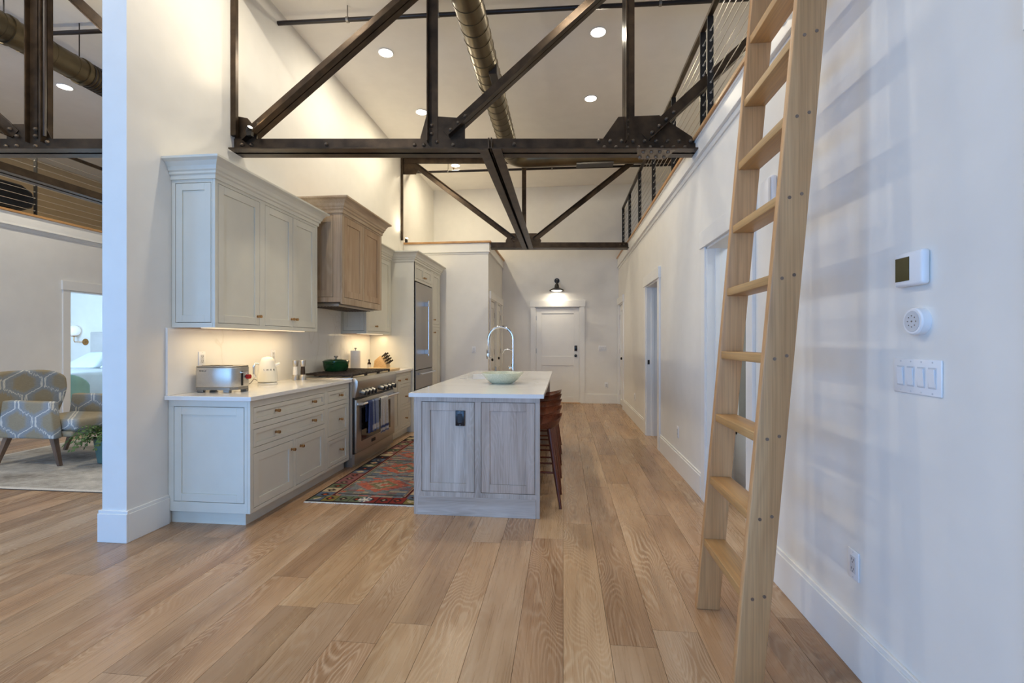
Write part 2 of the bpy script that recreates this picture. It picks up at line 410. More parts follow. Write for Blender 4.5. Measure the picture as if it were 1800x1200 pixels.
# ------------------------------------------------------------------ room shell
XL, XR = -2.81, 1.15
def P(x, y, z):
    s_, c_ = math.sin(TH), math.cos(TH)
    xc = x * c_ + y * s_; d = -x * s_ + y * c_
    if d < 0.05: return None
    return 900 + 825 * xc / d, 600 - 825 * (z - 1.3) / d
fl = struct('floor', MB().box(-12, -3.4, -0.10, 4.5, 10.15, -0.012), M['floorbase'])
unit = None; pl_n = 0; rest = MB()
Wd = 0.200
ix = 0; x = -12.0
while x < 4.5:
    y = -3.4 - random.uniform(0, 1.8)
    while y < 10.1:
        L = random.choice([1.1, 1.5, 1.9, 2.2, 2.2])
        y0, y1 = max(y, -3.4), min(y + L, 10.1)
        x1 = min(x + Wd, 4.5)
        if y1 > y0 + 0.05:
            vis = False
            inside_k = (x1 > -2.25 and x < 1.17)
            inside_l = (x1 > -7.4 and x < -2.7)
            if inside_k or inside_l:
                for k in range(9):
                    yy = y0 + (y1 - y0) * k / 8
                    for xx in (x, x1):
                        p = P(xx, yy, 0)
                        if p and -25 < p[0] < 1825 and p[1] < 1235:
                            if inside_l and xx < -2.95 and (p[0] > 195) and yy > 2.7: continue
                            if inside_l and not inside_k and xx > -2.9 and yy > 3.2: continue
                            vis = True
            if vis and pl_n < 299:
                if unit is None:
                    ob = MB().box(0, 0, -0.012, 1, 1, 0).build('plank', M['floor'], fl); unit = ob.data
                else:
                    ob = bpy.data.objects.new('plank', unit); COL.objects.link(ob); ob.parent = fl
                ob.location = (x + 0.0008, y0 + 0.0008, 0); ob.scale = (x1 - x - 0.0016, y1 - y0 - 0.0016, 1)
                pl_n += 1
            else:
                rest.box(x + 0.0008, y0 + 0.0008, -0.012, x1 - 0.0008, y1 - 0.0008, 0)
        y += L
    x += Wd
rest.build('planks_out_of_view', M['floor'], fl, kind='stuff')

struct('ceiling', MB().box(-12.15, -3.6, CEIL, 4.65, 10.15, CEIL + 0.1), M['ceil'])
struct('wall_back', MB().box(-7.3, 10.0, 0, -0.595, 10.15, CEIL).box(0.355, 10.0, 0, 4.65, 10.15, CEIL).box(-0.595, 10.0, 2.035, 0.355, 10.15, CEIL).box(-0.595, 10.1, 0, 0.355, 10.15, 2.035).box(-12.15, 10.0, 3.0, -7.3, 10.15, CEIL), M['wall'])
struct('wall_outer_right', MB().box(4.5, -3.4, 0, 4.65, 10.0, CEIL), M['wall'])
struct('wall_outer_left', MB().box(-12.15, -3.4, 0, -12.0, 10.0, CEIL), M['loftwall'])
# front wall behind the camera with three tall windows
wf = MB(); wins = [(-6.65, -5.15), (-3.95, -2.45), (-1.5, 0.0)]
xs = [-12.0] + [e for w in wins for e in w] + [4.5]
for i in range(0, len(xs), 2): wf.box(xs[i], -3.55, 0, xs[i + 1], -3.4, CEIL)
for a, b in wins: wf.box(a, -3.55, 0, b, -3.4, 0.35); wf.box(a, -3.55, 2.75, b, -3.4, CEIL)
struct('wall_front', wf, M['wall'])
for i, (a, b) in enumerate(wins):
    w = MB(); w.box(a, -3.45, 0.35, a + 0.06, -3.38, 2.75); w.box(b - 0.06, -3.45, 0.35, b, -3.38, 2.75); w.box(a, -3.45, 0.35, b, -3.38, 0.41); w.box(a, -3.45, 2.69, b, -3.38, 2.75)
    for k in (1, 2): xx = a + (b - a) * k / 3; w.box(xx - 0.015, -3.44, 0.41, xx + 0.015, -3.40, 2.69)
    for k in range(1, 5): zz = 0.41 + 2.28 * k / 5; w.box(a, -3.44, zz - 0.015, b, -3.40, zz + 0.015)
    struct('window_%d' % (i + 1), w, M['trim'])
w = MB(); w.box(-7.34, -2.5, 0.35, -7.28, -2.42, 2.75); w.box(-7.34, 0.62, 0.35, -7.28, 0.7, 2.75); w.box(-7.34, -2.5, 0.35, -7.28, 0.7, 0.41); w.box(-7.34, -2.5, 2.69, -7.28, 0.7, 2.75)
for k in (1, 2, 3): w.box(-7.33, -2.5 + 0.8 * k - 0.015, 0.41, -7.29, -2.5 + 0.8 * k + 0.015, 2.69)
for k in range(1, 5): w.box(-7.33, -2.5, 0.41 + 0.456 * k - 0.015, -7.29, 0.7, 0.41 + 0.456 * k + 0.015)
struct('window_4', w, M['trim'])
# dividing wall with the kitchen on its right side
struct('wall_left', MB().box(XL - 0.175, 2.75, 0, XL, 10.0, CEIL), M['wall'])
def baseb(name, runs, h=0.2, t=0.018):
    """runs: (x0,y0,x1,y1,nx,ny) wall-face segments with outward normal"""
    mb = MB()
    for (x0, y0, x1, y1, nx, ny) in runs:
        xa, xb = sorted((x0, x1)); ya, yb = sorted((y0, y1))
        if nx: xs_ = sorted((x0, x0 + nx * t)); mb.box(xs_[0], ya, 0, xs_[1], yb, h - 0.02); xs2 = sorted((x0, x0 + nx * t * 0.65)); mb.box(xs2[0], ya, h - 0.02, xs2[1], yb, h)
        else: ys_ = sorted((y0, y0 + ny * t)); mb.box(xa, ys_[0], 0, xb, ys_[1], h - 0.02); ys2 = sorted((y0, y0 + ny * t * 0.65)); mb.box(xa, ys2[0], h - 0.02, xb, ys2[1], h)
    struct(name, mb, M['trim'], 0.002)
baseb('baseboard_left', [(XL, 2.7505, XL, 3.068, 1, 0), (XL - 0.193, 2.75, XL + 0.018, 2.75, 0, -1), (XL - 0.175, 2.7505, XL - 0.175, 10, -1, 0)], 0.205)
# right wall (lower storey) with door openings, loft behind its top
opn = {'A': (9.20, 9.92), 'B': (5.83, 6.66), 'C': (3.06, 3.92), 'D': (0.30, 1.165)}
ys = [-3.4, 0.30, 1.165, 3.06, 3.92, 5.83, 6.66, 9.20, 9.92, 10.0]
wr = MB()
for i in range(0, len(ys), 2): wr.box(XR, ys[i], 0, XR + 0.15, ys[i + 1], 3.02)
for k, (a, b) in opn.items(): wr.box(XR, a, 2.06, XR + 0.15, b, 3.02)
struct('wall_right', wr, M['wall'])
struct('loft_floor_right', MB().box(XR + 0.15, -3.4, 2.72, 4.5, 10.0, 3.0), M['wall'])
baseb('baseboard_right', [(XR, 1.28, XR, 2.94, -1, 0), (XR, 4.05, XR, 5.71, -1, 0), (XR, 6.78, XR, 9.08, -1, 0), (XR, -3.4, XR, 0.18, -1, 0)])
baseb('baseboard_back', [(-1.30, 10.0, -0.69, 10.0, 0, -1), (0.44, 10.0, 1.15, 10.0, 0, -1)])
def cap_trim(name, x, y0, y1, sgn, fascia=True):
    """wood cap + white fascia on top of a loft wall whose face is at x, facing sgn"""
    t = thing(name, None, None, (x, y0, 3.0), kind='structure')
    f = MB()
    a, b = sorted((x, x + sgn * 0.022)); f.box(a, y0, 2.86, b, y1, 3.02)
    a, b = sorted((x, x + sgn * 0.036)); f.box(a, y0, 2.845, b, y1, 2.862)
    a, b = sorted((x, x + sgn * 0.030)); f.box(a, y0, 3.0, b, y1, 3.02)
    a, b = sorted((x, x + sgn * 0.012)); f.box(a, y0, 2.80, b, y1, 2.845)
    f.build('fascia', M['trim'], t, 0.002)
    a, b = sorted((x + sgn * 0.045, x - sgn * 0.19)); MB().box(a, y0, 3.02, b, y1, 3.052).build('cap', M['cap'], t, 0.003)
cap_trim('trim_1', XR, -3.4, 9.99, -1)
cap_trim('trim_2', -7.3, -3.4, 9.99, 1)
# pantry block with loft top in the back left corner
XP = -1.30; YP = 8.10
opE = [(8.30, 8.98), (9.16, 9.84)]
pb = MB(); pb.box(XL, YP, 0, XP - 0.12, YP + 0.12, 3.02)
for a, b in [(YP, 8.30), (8.98, 9.16), (9.84, 10.0)]: pb.box(XP - 0.12, a, 0, XP, b, 3.02)
for a, b in opE: pb.box(XP - 0.12, a, 2.06, XP, b, 3.02)
pb.box(XL, YP + 0.12, 2.80, XP - 0.12, 10.0, 3.02)
struct('wall_pantry', pb, M['wall'])
t3 = thing('trim_3', None, None, (XP, YP, 3.0), kind='structure')
f = MB(); f.box(XL, YP - 0.022, 2.875, XP + 0.022, YP, 3.02); f.box(XL, YP - 0.034, 2.86, XP + 0.034, YP, 2.876); f.box(XL, YP - 0.012, 2.83, XP + 0.012, YP, 2.86)
f.box(XP, YP, 2.875, XP + 0.022, 10, 3.02); f.box(XP, YP, 2.86, XP + 0.034, 10, 2.876)
f.build('fascia', M['trim'], t3, 0.002)
MB().box(XL, YP - 0.05, 3.02, XP + 0.05, YP + 0.14, 3.052).box(XP - 0.14, YP + 0.14, 3.02, XP + 0.05, 10, 3.052).build('cap', M['cap'], t3, 0.003)
baseb('baseboard_pantry', [(-2.14, YP, XP, YP, 0, -1)])
# living bay: lower wall with bedroom door, loft above
wl = MB(); wl.box(-7.45, -3.4, 0, -7.3, -2.5, 3.02); wl.box(-7.45, 0.7, 0, -7.3, 6.22, 3.02); wl.box(-7.45, -2.5, 0, -7.3, 0.7, 0.35); wl.box(-7.45, -2.5, 2.75, -7.3, 0.7, 3.02); wl.box(-7.45, 7.10, 0, -7.3, 10, 3.02); wl.box(-7.45, 6.22, 2.06, -7.3, 7.10, 3.02)
struct('wall_far_left', wl, M['wall'])
struct('loft_floor_left', MB().box(-12, -3.4, 2.72, -7.45, 10.0, 3.0), M['wall'])
struct('wall_loft_left', MB().box(-9.6, -3.4, 3.0, -9.5, 10.0, CEIL), M['loftwall'])
struct('wall_bedroom', MB().box(-12, 9.0, 0, -7.45, 9.12, 2.72).box(-12, 5.2, 0, -7.45, 5.3, 2.72), M['wall'])
baseb('baseboard_far_left', [(-7.3, -3.4, -7.3, 6.1, 1, 0), (-7.3, 7.22, -7.3, 10, 1, 0)])
# rooms behind the right wall
sr = MB(); sr.box(1.30, 4.55, 0, 4.5, 4.65, 2.72); sr.box(1.30, 2.2, 0, 4.5, 2.3, 2.72); sr.box(1.30, 8.6, 0, 4.5, 8.7, 2.72)
struct('wall_side_rooms', sr, M['wall'])

def casing(name, m, x0, x1, top=2.06, w=0.10, wl_=None, depth=0.15, wr_=None):
    """craftsman casing round an opening; local y outwards; jamb lines the wall thickness"""
    t = thing(name, None, None, tuple(m @ Vector((x0, 0, 0))), kind='structure')
    wl_ = w if wl_ is None else wl_; wr_ = w if wr_ is None else wr_
    MB(m).box(x0 - wl_, 0, 0, x0, 0.022, top).build('side_casing', M['trim'], t, 0.002)
    MB(m).box(x1, 0, 0, x1 + wr_, 0.022, top).build('side_casing', M['trim'], t, 0.002)
    MB(m).box(x0 - wl_ - 0.015, 0, top, x1 + wr_ + 0.015, 0.032, top + 0.135).build('head_casing', M['trim'], t, 0.002)
    j = MB(m)
    for a, b in ((x0, x0 + 0.018), (x1 - 0.018, x1)): j.box(a, -depth, 0, b, 0.006, top)
    for a, b in ((x0 + 0.018, x0 + 0.030), (x1 - 0.030, x1 - 0.018)): j.box(a, -depth * 0.62, 0, b, -depth * 0.38, top)
    j.box(x0, -depth, top - 0.018, x1, 0.006, top)
    j.build('jamb', M['trim'], t, 0.001)
    return t
mr = frame((XR, 0, 0), '-x')
casing('trim_4', mr, *opn['A'], wr_=0.07)
tB = casing('trim_5', mr, *opn['B'])
casing('trim_6', mr, *opn['C'])
casing('trim_7', mr, *opn['D'])
MB(mr).box(opn['B'][1] - 0.021, -0.035, 0.985, opn['B'][1] - 0.0175, -0.008, 1.045).build('strike_plate', M['black'], tB)
mbk = frame((0, 10.0, 0), '-y')
casing('trim_8', mbk, -0.595, 0.355, 2.035, 0.095, depth=0.1)
mpan = frame((XP, 0, 0), '+x')
for i, (a, b) in enumerate(opE): casing('trim_%d' % (9 + i), mpan, a, b, 2.06, 0.08, depth=0.12)
mfl = frame((-7.3, 0, 0), '+x')
casing('trim_11', mfl, 6.22, 7.10, 2.06)
# doors
def hinge(m, x, z, parent):
    MB(m).box(x - 0.018, -0.004, z - 0.05, x + 0.018, 0.004, z + 0.05).build('hinge', M['nickel'], parent)
def two_panel(name, m, a, b, y, top=2.03, kx=None, hx=None, kz=0.97, black=True):
    t = thing(name, None, None, tuple(m @ Vector((a, y, 0))), kind='structure')
    mm = m @ Matrix.Translation((0, y, 0))
    panel(mm, a, 0.008, b, top, fr=0.115, t=0.04, rec=0.012, mid=(0.79, 0.985)).build('door_leaf', M['trim'], t, 0.002)
    if hx is not None:
        for z in (0.25, 1.10, 1.80): hinge(mm, hx, z, t)
    if kx is not None:
        kb = MB(mm); kb.tube([(kx, 0, kz), (kx, 0.008, kz), (kx, 0.009, kz), (kx, 0.035, kz), (kx, 0.036, kz), (kx, 0.05, kz), (kx, 0.065, kz)], [0.03, 0.03, 0.010, 0.010, 0.024, 0.029, 0.018], 14)
        kb.build('door_knob', M['black'], t)
    return t, mm
d1, mm = two_panel('door_1', mbk, -0.574, 0.334, -0.02, 2.012, kx=0.262, hx=-0.585, kz=1.0)
MB(mm).box(0.235, 0, 1.10, 0.295, 0.022, 1.215).build('keypad_lock', M['blackp'], d1, 0.008, 2)
MB(mbk).box(-0.6, -0.02, 0.0, 0.36, 0.03, 0.012).build('threshold', M['cap'], d1)
two_panel('door_2', mr, 9.222, 9.898, -0.02, 2.038, kx=9.29, hx=9.90)
two_panel('door_3', mpan, 8.322, 8.958, -0.02, 2.038, kx=8.39, hx=8.95)
two_panel('door_4', mpan, 9.182, 9.818, -0.02, 2.038, kx=9.25, hx=9.81)
# bathroom door swung inwards, tub and tile seen through the opening
t = thing('door_5', None, None, (1.32, 3.03, 0), kind='structure')
md = Matrix.Translation((1.33, 3.03, 0)) @ Matrix.Rotation(math.radians(-3), 4, 'Z')
panel(md, 0.0, 0.008, 0.80, 2.03, 0.115, 0.04, 0.012, (0.79, 0.985)).build('door_leaf', M['trim'], t, 0.002)
t = thing('bathtub', 'bathtub with grey green apron seen through the bathroom doorway behind the ladder', 'bathtub', (2.4, 4.2, 0))
tb = MB(); tb.box(1.58, 4.02, 0, 4.4, 4.06, 0.44); tb.build('apron', M['apron'], t)
tb = MB(); tb.box(1.58, 4.02, 0.44, 4.4, 4.08, 0.48); tb.box(1.58, 4.48, 0.44, 4.4, 4.549, 0.48); tb.box(1.58, 4.02, 0.0, 1.63, 4.549, 0.48); tb.box(1.58, 4.1, 0.1, 4.4, 4.5, 0.12)
tb.build('rim', M['white'], t, 0.008, 2)
tw = thing('wall_tile', None, None, (1.4, 4.54, 0.48), kind='structure')
MB().box(1.62, 4.545, 0.48, 4.4, 4.549, 2.3).build('grout_bed', M['grout'], tw)
tl = None; r_ = 0; z = 0.485; nt_ = 0
while z < 2.25:
    x = 1.62 - (0.155 if r_ % 2 else 0)
    while x < 3.2:
        a, b = max(x, 1.62), min(x + 0.302, 4.4)
        if tl is None:
            tl = MB().box(0, -0.008, 0, 1, 0, 0.098).build('tile', M['tile'], tw); o = tl
        else:
            o = bpy.data.objects.new('tile', tl.data); COL.objects.link(o); o.parent = tw
        o.location = Vector((a, 4.545, z)) - ORG[tw.name]; o.scale = (b - a, 1, 1)
        x += 0.305
    z += 0.101; r_ += 1

# ------------------------------------------------------------------ electrical plates
def plate(name, label, cat, m, x, z, gang=1, kind='outlet', mat=None, inset=None):
    w = 0.07 + 0.046 * (gang - 1); h = 0.115
    t = thing(name, label, cat, tuple(m @ Vector((x, 0, z))))
    MB(m).box(x - w / 2, 0, z - h / 2, x + w / 2, 0.006, z + h / 2).build('cover_plate', mat or M['white'], t, 0.003, 2)
    for g in range(gang):
        cx = x + (g - (gang - 1) / 2) * 0.046
        if kind == 'outlet':
            MB(m).box(cx - 0.017, 0.006, z - 0.033, cx + 0.017, 0.008, z + 0.033).build('receptacle', inset or M['offwhite'], t, 0.001)
            for dz in (-0.018, 0.018):
                for dx in (-0.007, 0.007): MB(m).box(cx + dx - 0.0012, 0.008, z + dz - 0.002, cx + dx + 0.0012, 0.0084, z + dz + 0.007).build('socket_slot', M['black'], t)
                MB(m).box(cx - 0.002, 0.008, z + dz - 0.010, cx + 0.002, 0.0084, z + dz - 0.006).build('ground_hole', M['black'], t)
        else:
            MB(m).box(cx - 0.0165, 0.006, z - 0.033, cx + 0.0165, 0.008, z + 0.033).build('rocker_frame', inset or M['offwhite'], t, 0.001)
            MB(m).hexa([(cx - 0.013, 0.008, z - 0.028), (cx + 0.013, 0.008, z - 0.028), (cx + 0.013, 0.0085, z - 0.028), (cx - 0.013, 0.0085, z - 0.028),
                        (cx - 0.013, 0.008, z + 0.028), (cx + 0.013, 0.008, z + 0.028), (cx + 0.013, 0.013, z + 0.028), (cx - 0.013, 0.013, z + 0.028)]).build('rocker', M['white'], t, 0.001)
    for g in range(gang):
        cx = x + (g - (gang - 1) / 2) * 0.046
        for dz in (-0.049, 0.049): MB(m).cyl((cx, 0.005, z + dz), (cx, 0.0068, z + dz), 0.0028, n=8).build('screw', M['offwhite'], t)
    return t
mback = frame((0, 10.0, 0), '-y'); mpf = frame((0, YP, 0), '-y')
mleftw = frame((XL + 0.02, 0, 0), '+x')
plate('wall_outlet', 'white outlet low on the right wall in front of the ladder foot', 'outlet', mr, 2.0, 0.415)
plate('wall_outlet', 'white outlet low on the right wall between the two open doorways', 'outlet', mr, 4.88, 0.39)
plate('wall_outlet', 'faint white outlet low on the right wall beyond the far doorway', 'outlet', mr, 7.74, 0.41)
plate('wall_outlet', 'white outlet low on the back wall right of the entry door', 'outlet', mback, 0.90, 0.385)
plate('light_switch', 'three gang light switch on the back wall beside the entry door', 'switch', mback, 0.82, 1.155, 3, 'switch')
plate('light_switch', 'white light switch on the white wall left of the hallway', 'switch', mpf, -1.555, 1.155, 1, 'switch')
plate('light_switch', 'four gang white switch plate on the right wall below the round sensor', 'switch', mr, 1.665, 1.185, 4, 'switch')
plate('wall_outlet', 'white outlet on the backsplash above the toaster', 'outlet', mleftw, 3.36, 1.165)
plate('wall_outlet', 'white outlet on the backsplash right of the electric kettle', 'outlet', mleftw, 4.26, 1.165)
# thermostat, round sensor, chime
t = thing('thermostat', 'white rectangular thermostat with dark olive screen on the right wall', 'thermostat', (XR, 1.674, 1.538))
MB(mr).box(1.61, 0, 1.482, 1.738, 0.026, 1.595).build('housing', M['white'], t, 0.010, 3)
MB(mr).box(1.665, 0.026, 1.50, 1.728, 0.0275, 1.578).build('screen', M['screen'], t)
t = thing('wall_sensor', 'round white sensor dial between the thermostat and the switch plate', 'sensor', (XR, 1.65, 1.365))
MB(mr).tube([(1.65, 0, 1.365), (1.65, 0.024, 1.365), (1.65, 0.028, 1.365)], [0.044, 0.044, 0.040], 32).build('housing', M['white'], t)
MB(mr).tube([(1.65, 0.028, 1.365), (1.65, 0.0295, 1.365)], [0.034, 0.033], 32).build('face', M['offwhite'], t)
g_ = MB(mr)
for k in range(8): g_.cyl((1.65 + 0.018 * math.cos(k * math.pi / 4), 0.0295, 1.365 + 0.018 * math.sin(k * math.pi / 4)), (1.65 + 0.018 * math.cos(k * math.pi / 4), 0.0303, 1.365 + 0.018 * math.sin(k * math.pi / 4)), 0.0022, n=6)
g_.cyl((1.65, 0.0295, 1.365), (1.65, 0.0303, 1.365), 0.003, n=6)
g_.build('speaker_holes', M['nickel'], t)
t = thing('door_chime', 'white plastic chime box high on the right wall behind the ladder', 'chime', (XR, 2.745, 2.09))
MB(mr).box(2.67, 0, 1.985, 2.82, 0.035, 2.205).build('housing', M['white'], t, 0.015, 3)
MB(mr).box(2.675, 0.035, 2.0, 2.70, 0.036, 2.19).build('side_strip', M['offwhite'], t)

# ------------------------------------------------------------------ kitchen cabinets
FX = -2.18
def face_frame(m, x0, x1, z0, z1, openings, t=0.02):
    """flush inset face frame as solid pieces around rectangular openings (xa,za,xb,zb)"""
    xs_ = sorted({x0, x1} | {v for o in openings for v in (o[0], o[2])}); zs_ = sorted({z0, z1} | {v for o in openings for v in (o[1], o[3])})
    mb = MB(m)
    for j in range(len(zs_) - 1):
        run = None
        for i in range(len(xs_) - 1):
            cx, cz = (xs_[i] + xs_[i + 1]) / 2, (zs_[j] + zs_[j + 1]) / 2
            hole = any(o[0] < cx < o[2] and o[1] < cz < o[3] for o in openings)
            if not hole:
                if run is None: run = xs_[i]
            if hole and run is not None: mb.box(run, -t, zs_[j], xs_[i], 0, zs_[j + 1]); run = None
        if run is not None: mb.box(run, -t, zs_[j], xs_[-1], 0, zs_[j + 1])
    return mb
def leaf(name, m, o, mat, parent, fr, g=0.0035, **k):
    return panel(m, o[0] + g, o[1] + g, o[2] - g, o[3] - g, fr=fr, **k).build(name, mat, parent, 0.0012)
mk = frame((FX, 0, 0), '+x')
def base_cab(name, label, y0, y1, drawers, doors, toe=True, ends=()):
    t = thing(name, label, 'cabinet', ((FX + XL) / 2, y0, 0))
    b = MB(); b.box(XL + 0.003, y0 + (0.022 if y0 < 3.2 else 0), 0.10, FX - 0.022, y1, 0.883); b.build('carcass', M['gap'], t)  # carcass coloured dark so the gaps round the leaves look shaded
    MB().box(XL + 0.003, y0 + (0.03 if y0 < 3.2 else 0), 0.0, FX - 0.055, y1, 0.10).build('toe_kick', M['cab'], t)
    ops = [d[:4] for d in drawers] + [d[:4] for d in doors]
    face_frame(mk, y0, y1, 0.09, 0.883, ops).build('face_frame', M['cab'], t, 0.001)
    for d in drawers:
        o = leaf('drawer', mk, d[:4], M['cab'], t, 0.032)
        for kx in d[4]: tbar(mk, kx, (d[1] + d[3]) / 2, o)
    for d in doors:
        o = leaf('door', mk, d[:4], M['cab'], t, 0.058)
        tbar(mk, d[4], d[5], o)
    return t
c1 = base_cab('base_cabinet', 'pale grey two-drawer two-door base cabinet at the near end of the kitchen run', 3.07, 4.13,
              [(3.105, 0.718, 4.10, 0.832, (3.366, 3.895)), (3.105, 0.545, 4.10, 0.677, (3.366, 3.895))],
              [(3.105, 0.118, 3.60, 0.503, 3.573, 0.43), (3.635, 0.118, 4.10, 0.503, 3.70, 0.43)])
me_ = frame((0, 3.07, 0), '-y')
ef = face_frame(me_, XL + 0.003, FX - 0.0205, 0.09, 0.883, [(XL + 0.045, 0.16, FX - 0.045, 0.838)]); ef.build('end_frame', M['cab'], c1, 0.001)
leaf('end_panel', me_, (XL + 0.045, 0.16, FX - 0.045, 0.838), M['cab'], c1, 0.055)
base_cab('base_cabinet', 'pale grey narrow three-drawer base cabinet left of the range', 4.13, 4.595,
         [(4.165, 0.718, 4.565, 0.832, (4.393,)), (4.165, 0.405, 4.565, 0.677, (4.393,)), (4.165, 0.118, 4.565, 0.365, (4.403,))], [])
base_cab('base_cabinet', 'pale grey base cabinet with pull-out and drawers between range and refrigerator', 5.74, 6.555,
         [(6.13, 0.718, 6.53, 0.832, (6.262 + 0.06,)), (6.13, 0.405, 6.53, 0.677, (6.32,)), (6.13, 0.118, 6.53, 0.365, (6.32,))],
         [(5.80, 0.118, 6.09, 0.832, 6.04, 0.78)])
# countertops and backsplash
MB().box(XL + 0.002, 3.035, 0.885, FX + 0.03, 4.60, 0.915).build('countertop', M['quartz'], None, 0.002, label='white quartz countertop over the near base cabinets left of the range', cat='countertop', origin=(-2.5, 3.8, 0.885))
MB().box(XL + 0.002, 5.735, 0.885, FX + 0.03, 6.555, 0.915).build('countertop', M['quartz'], None, 0.002, label='short white quartz countertop between the range and the refrigerator tower', cat='countertop', origin=(-2.5, 6.1, 0.885))
bs_ = MB(); bs_.box(XL + 0.002, 3.045, 0.9155, XL + 0.02, 4.598, 1.398); bs_.box(XL + 0.002, 4.598, 0.9155, XL + 0.02, 5.66, 1.705); bs_.box(XL + 0.002, 5.66, 0.9155, XL + 0.02, 6.555, 1.398)
bs_.build('backsplash', M['quartz'], None, 0.001, label='full-height white stone slab backsplash behind counter and range', cat='backsplash', origin=(XL, 3.8, 0.915))
# upper cabinets
UX = -2.47
CROWN = [(0, 0), (0.012, 0), (0.012, 0.028), (0.024, 0.036), (0.024, 0.052), (0.034, 0.06), (0.042, 0.085), (0.062, 0.112), (0.084, 0.122), (0.09, 0.125), (0.09, 0.14), (0, 0.14)]
def crown(x0, x1, y0, y1, z, front=True, near=True, far=True, sc_=1.0):
    """crown round a box whose wall side is x0; front at x1"""
    mb = MB(); prof = [(a * sc_, b * sc_) for a, b in CROWN]; n = len(prof)
    path = []
    if near: path.append((x0, y0, (0, -1)))
    path.append((x1, y0, (1, -1 if near else 0))); path.append((x1, y1, (1, 1 if far else 0)))
    if far: path.append((x0, y1, (0, 1)))
    vs = []
    for (px, py, d) in path:
        for a, b in prof: vs.append((px + d[0] * a, py + d[1] * a, z + b))
    fs = []
    for i in range(len(path) - 1):
        for k in range(n):
            k2 = (k + 1) % n; fs.append((i * n + k, i * n + k2, (i + 1) * n + k2, (i + 1) * n + k))
    fs.append(list(range(n))[::-1]); fs.append([len(vs) - n + k for k in range(n)])
    mb._add(vs, fs)
    mb.box(x0, y0, z + 0.1, x1, y1, z + 0.13)
    return mb
def upper(label, y0, y1, z0, z1, doors, near_panel=True, fx=UX):
    t = thing('wall_cabinet', label, 'cabinet', ((fx + XL) / 2, y0, z0))
    m = frame((fx, 0, 0), '+x')
    MB().box(XL + 0.002, y0 + 0.022, z0 + 0.024, fx - 0.022, y1 - 0.005, z1).build('carcass', M['gap'], t)  # dark carcass colour stands in for shade between the doors
    MB().box(XL + 0.002, y0 + 0.022, z0 + 0.012, fx - 0.022, y1 - 0.005, z0 + 0.0235).build('bottom_board', M['cap'], t)
    face_frame(m, y0, y1, z0, z1, [d[:4] for d in doors]).build('face_frame', M['cab'], t, 0.001)
    for d in doors:
        o = leaf('door', m, d[:4], M['cab'], t, 0.058); tbar(m, d[4], d[5], o)
    me2 = frame((0, y0, 0), '-y')
    o = (XL + 0.03, z0 + 0.035, fx - 0.03, z1 - 0.03)
    face_frame(me2, XL + 0.002, fx - 0.0205, z0, z1, [o]).build('end_frame', M['cab'], t, 0.001)
    leaf('end_panel', me2, o, M['cab'], t, 0.05)
    MB().box(XL + 0.002, y1 + 0.0005, z0, fx, y1 + 0.012, z1).build('end_board', M['cab'], t)
    MB().box(-2.62, y0 + 0.05, z0 - 0.004, -2.57, y1 - 0.05, z0 + 0.012).build('light_strip', M['strip'], t)
    return t
u1 = upper('large pale grey three-door wall cabinet over the toaster end of the counter', 3.10, 4.49, 1.40, 2.47,
           [(3.13, 1.432, 3.60, 2.44, 3.57, 1.503), (3.665, 1.432, 4.068, 2.44, 4.045, 1.503), (4.072, 1.432, 4.465, 2.44, 4.10, 1.503)])
crown(XL + 0.002, UX, 3.10, 4.50, 2.462).build('crown_moulding', M['cab'], u1)
u2 = upper('pale grey single-door wall cabinet between the oak hood and the refrigerator tower', 5.69, 6.54, 1.40, 2.47, [(5.74, 1.432, 6.50, 2.44, 5.98, 1.50)])
crown(XL + 0.002, UX, 5.69, 6.555, 2.462, far=False).build('crown_moulding', M['cab'], u2)
for (a, b, e) in ((3.15, 4.45, 4.0), (5.74, 6.5, 3.2)):
    area('under_cabinet_light', (-2.595, (a + b) / 2, 1.388), (0, 0, 0), 0.04, b - a, e, (1.0, 0.78, 0.46))
# hood
HX = -2.27; HY0, HY1 = 4.63, 5.675
t = thing('range_hood', 'limed oak panelled range hood above the steel range', 'range hood', ((HX + XL) / 2, HY0, 1.69))
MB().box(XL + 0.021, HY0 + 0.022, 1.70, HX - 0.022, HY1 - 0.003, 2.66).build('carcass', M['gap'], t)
mh = frame((HX, 0, 0), '+x')
hops = [(HY0 + 0.05, 1.76, (HY0 + HY1) / 2 - 0.02, 2.61), ((HY0 + HY1) / 2 + 0.02, 1.76, HY1 - 0.05, 2.61)]
face_frame(mh, HY0, HY1, 1.69, 2.66, hops).build('face_frame', M['hood_v'], t, 0.001)
for o in hops: leaf('front_panel', mh, o, M['hood_v'], t, 0.07)
mh2 = frame((0, HY0, 0), '-y'); o = (XL + 0.06, 1.76, HX - 0.10, 2.61)
face_frame(mh2, XL + 0.002, HX - 0.0205, 1.71, 2.66, [o]).build('end_frame', M['hood_v'], t, 0.001)
leaf('end_panel', mh2, o, M['hood_v'], t, 0.07)
MB().box(XL + 0.021, HY1 + 0.0005, 1.69, HX, HY1 + 0.01, 2.66).build('end_board', M['hood_v'], t)
crown(XL + 0.002, HX, HY0, HY1 + 0.01, 2.63, sc_=1.08).build('crown_moulding', M['hood_y'], t)
MB().box(XL + 0.05, HY0 + 0.07, 1.672, HX - 0.07, HY1 - 0.07, 1.70).build('steel_liner', M['steel'], t)
fl_ = MB()
for k in range(3):
    ya = HY0 + 0.11 + k * 0.28
    for q in range(9): fl_.box(XL + 0.14 + q * 0.036, ya, 1.667, XL + 0.158 + q * 0.036, ya + 0.26, 1.672)
fl_.build('baffle_filter', M['cast'], t)
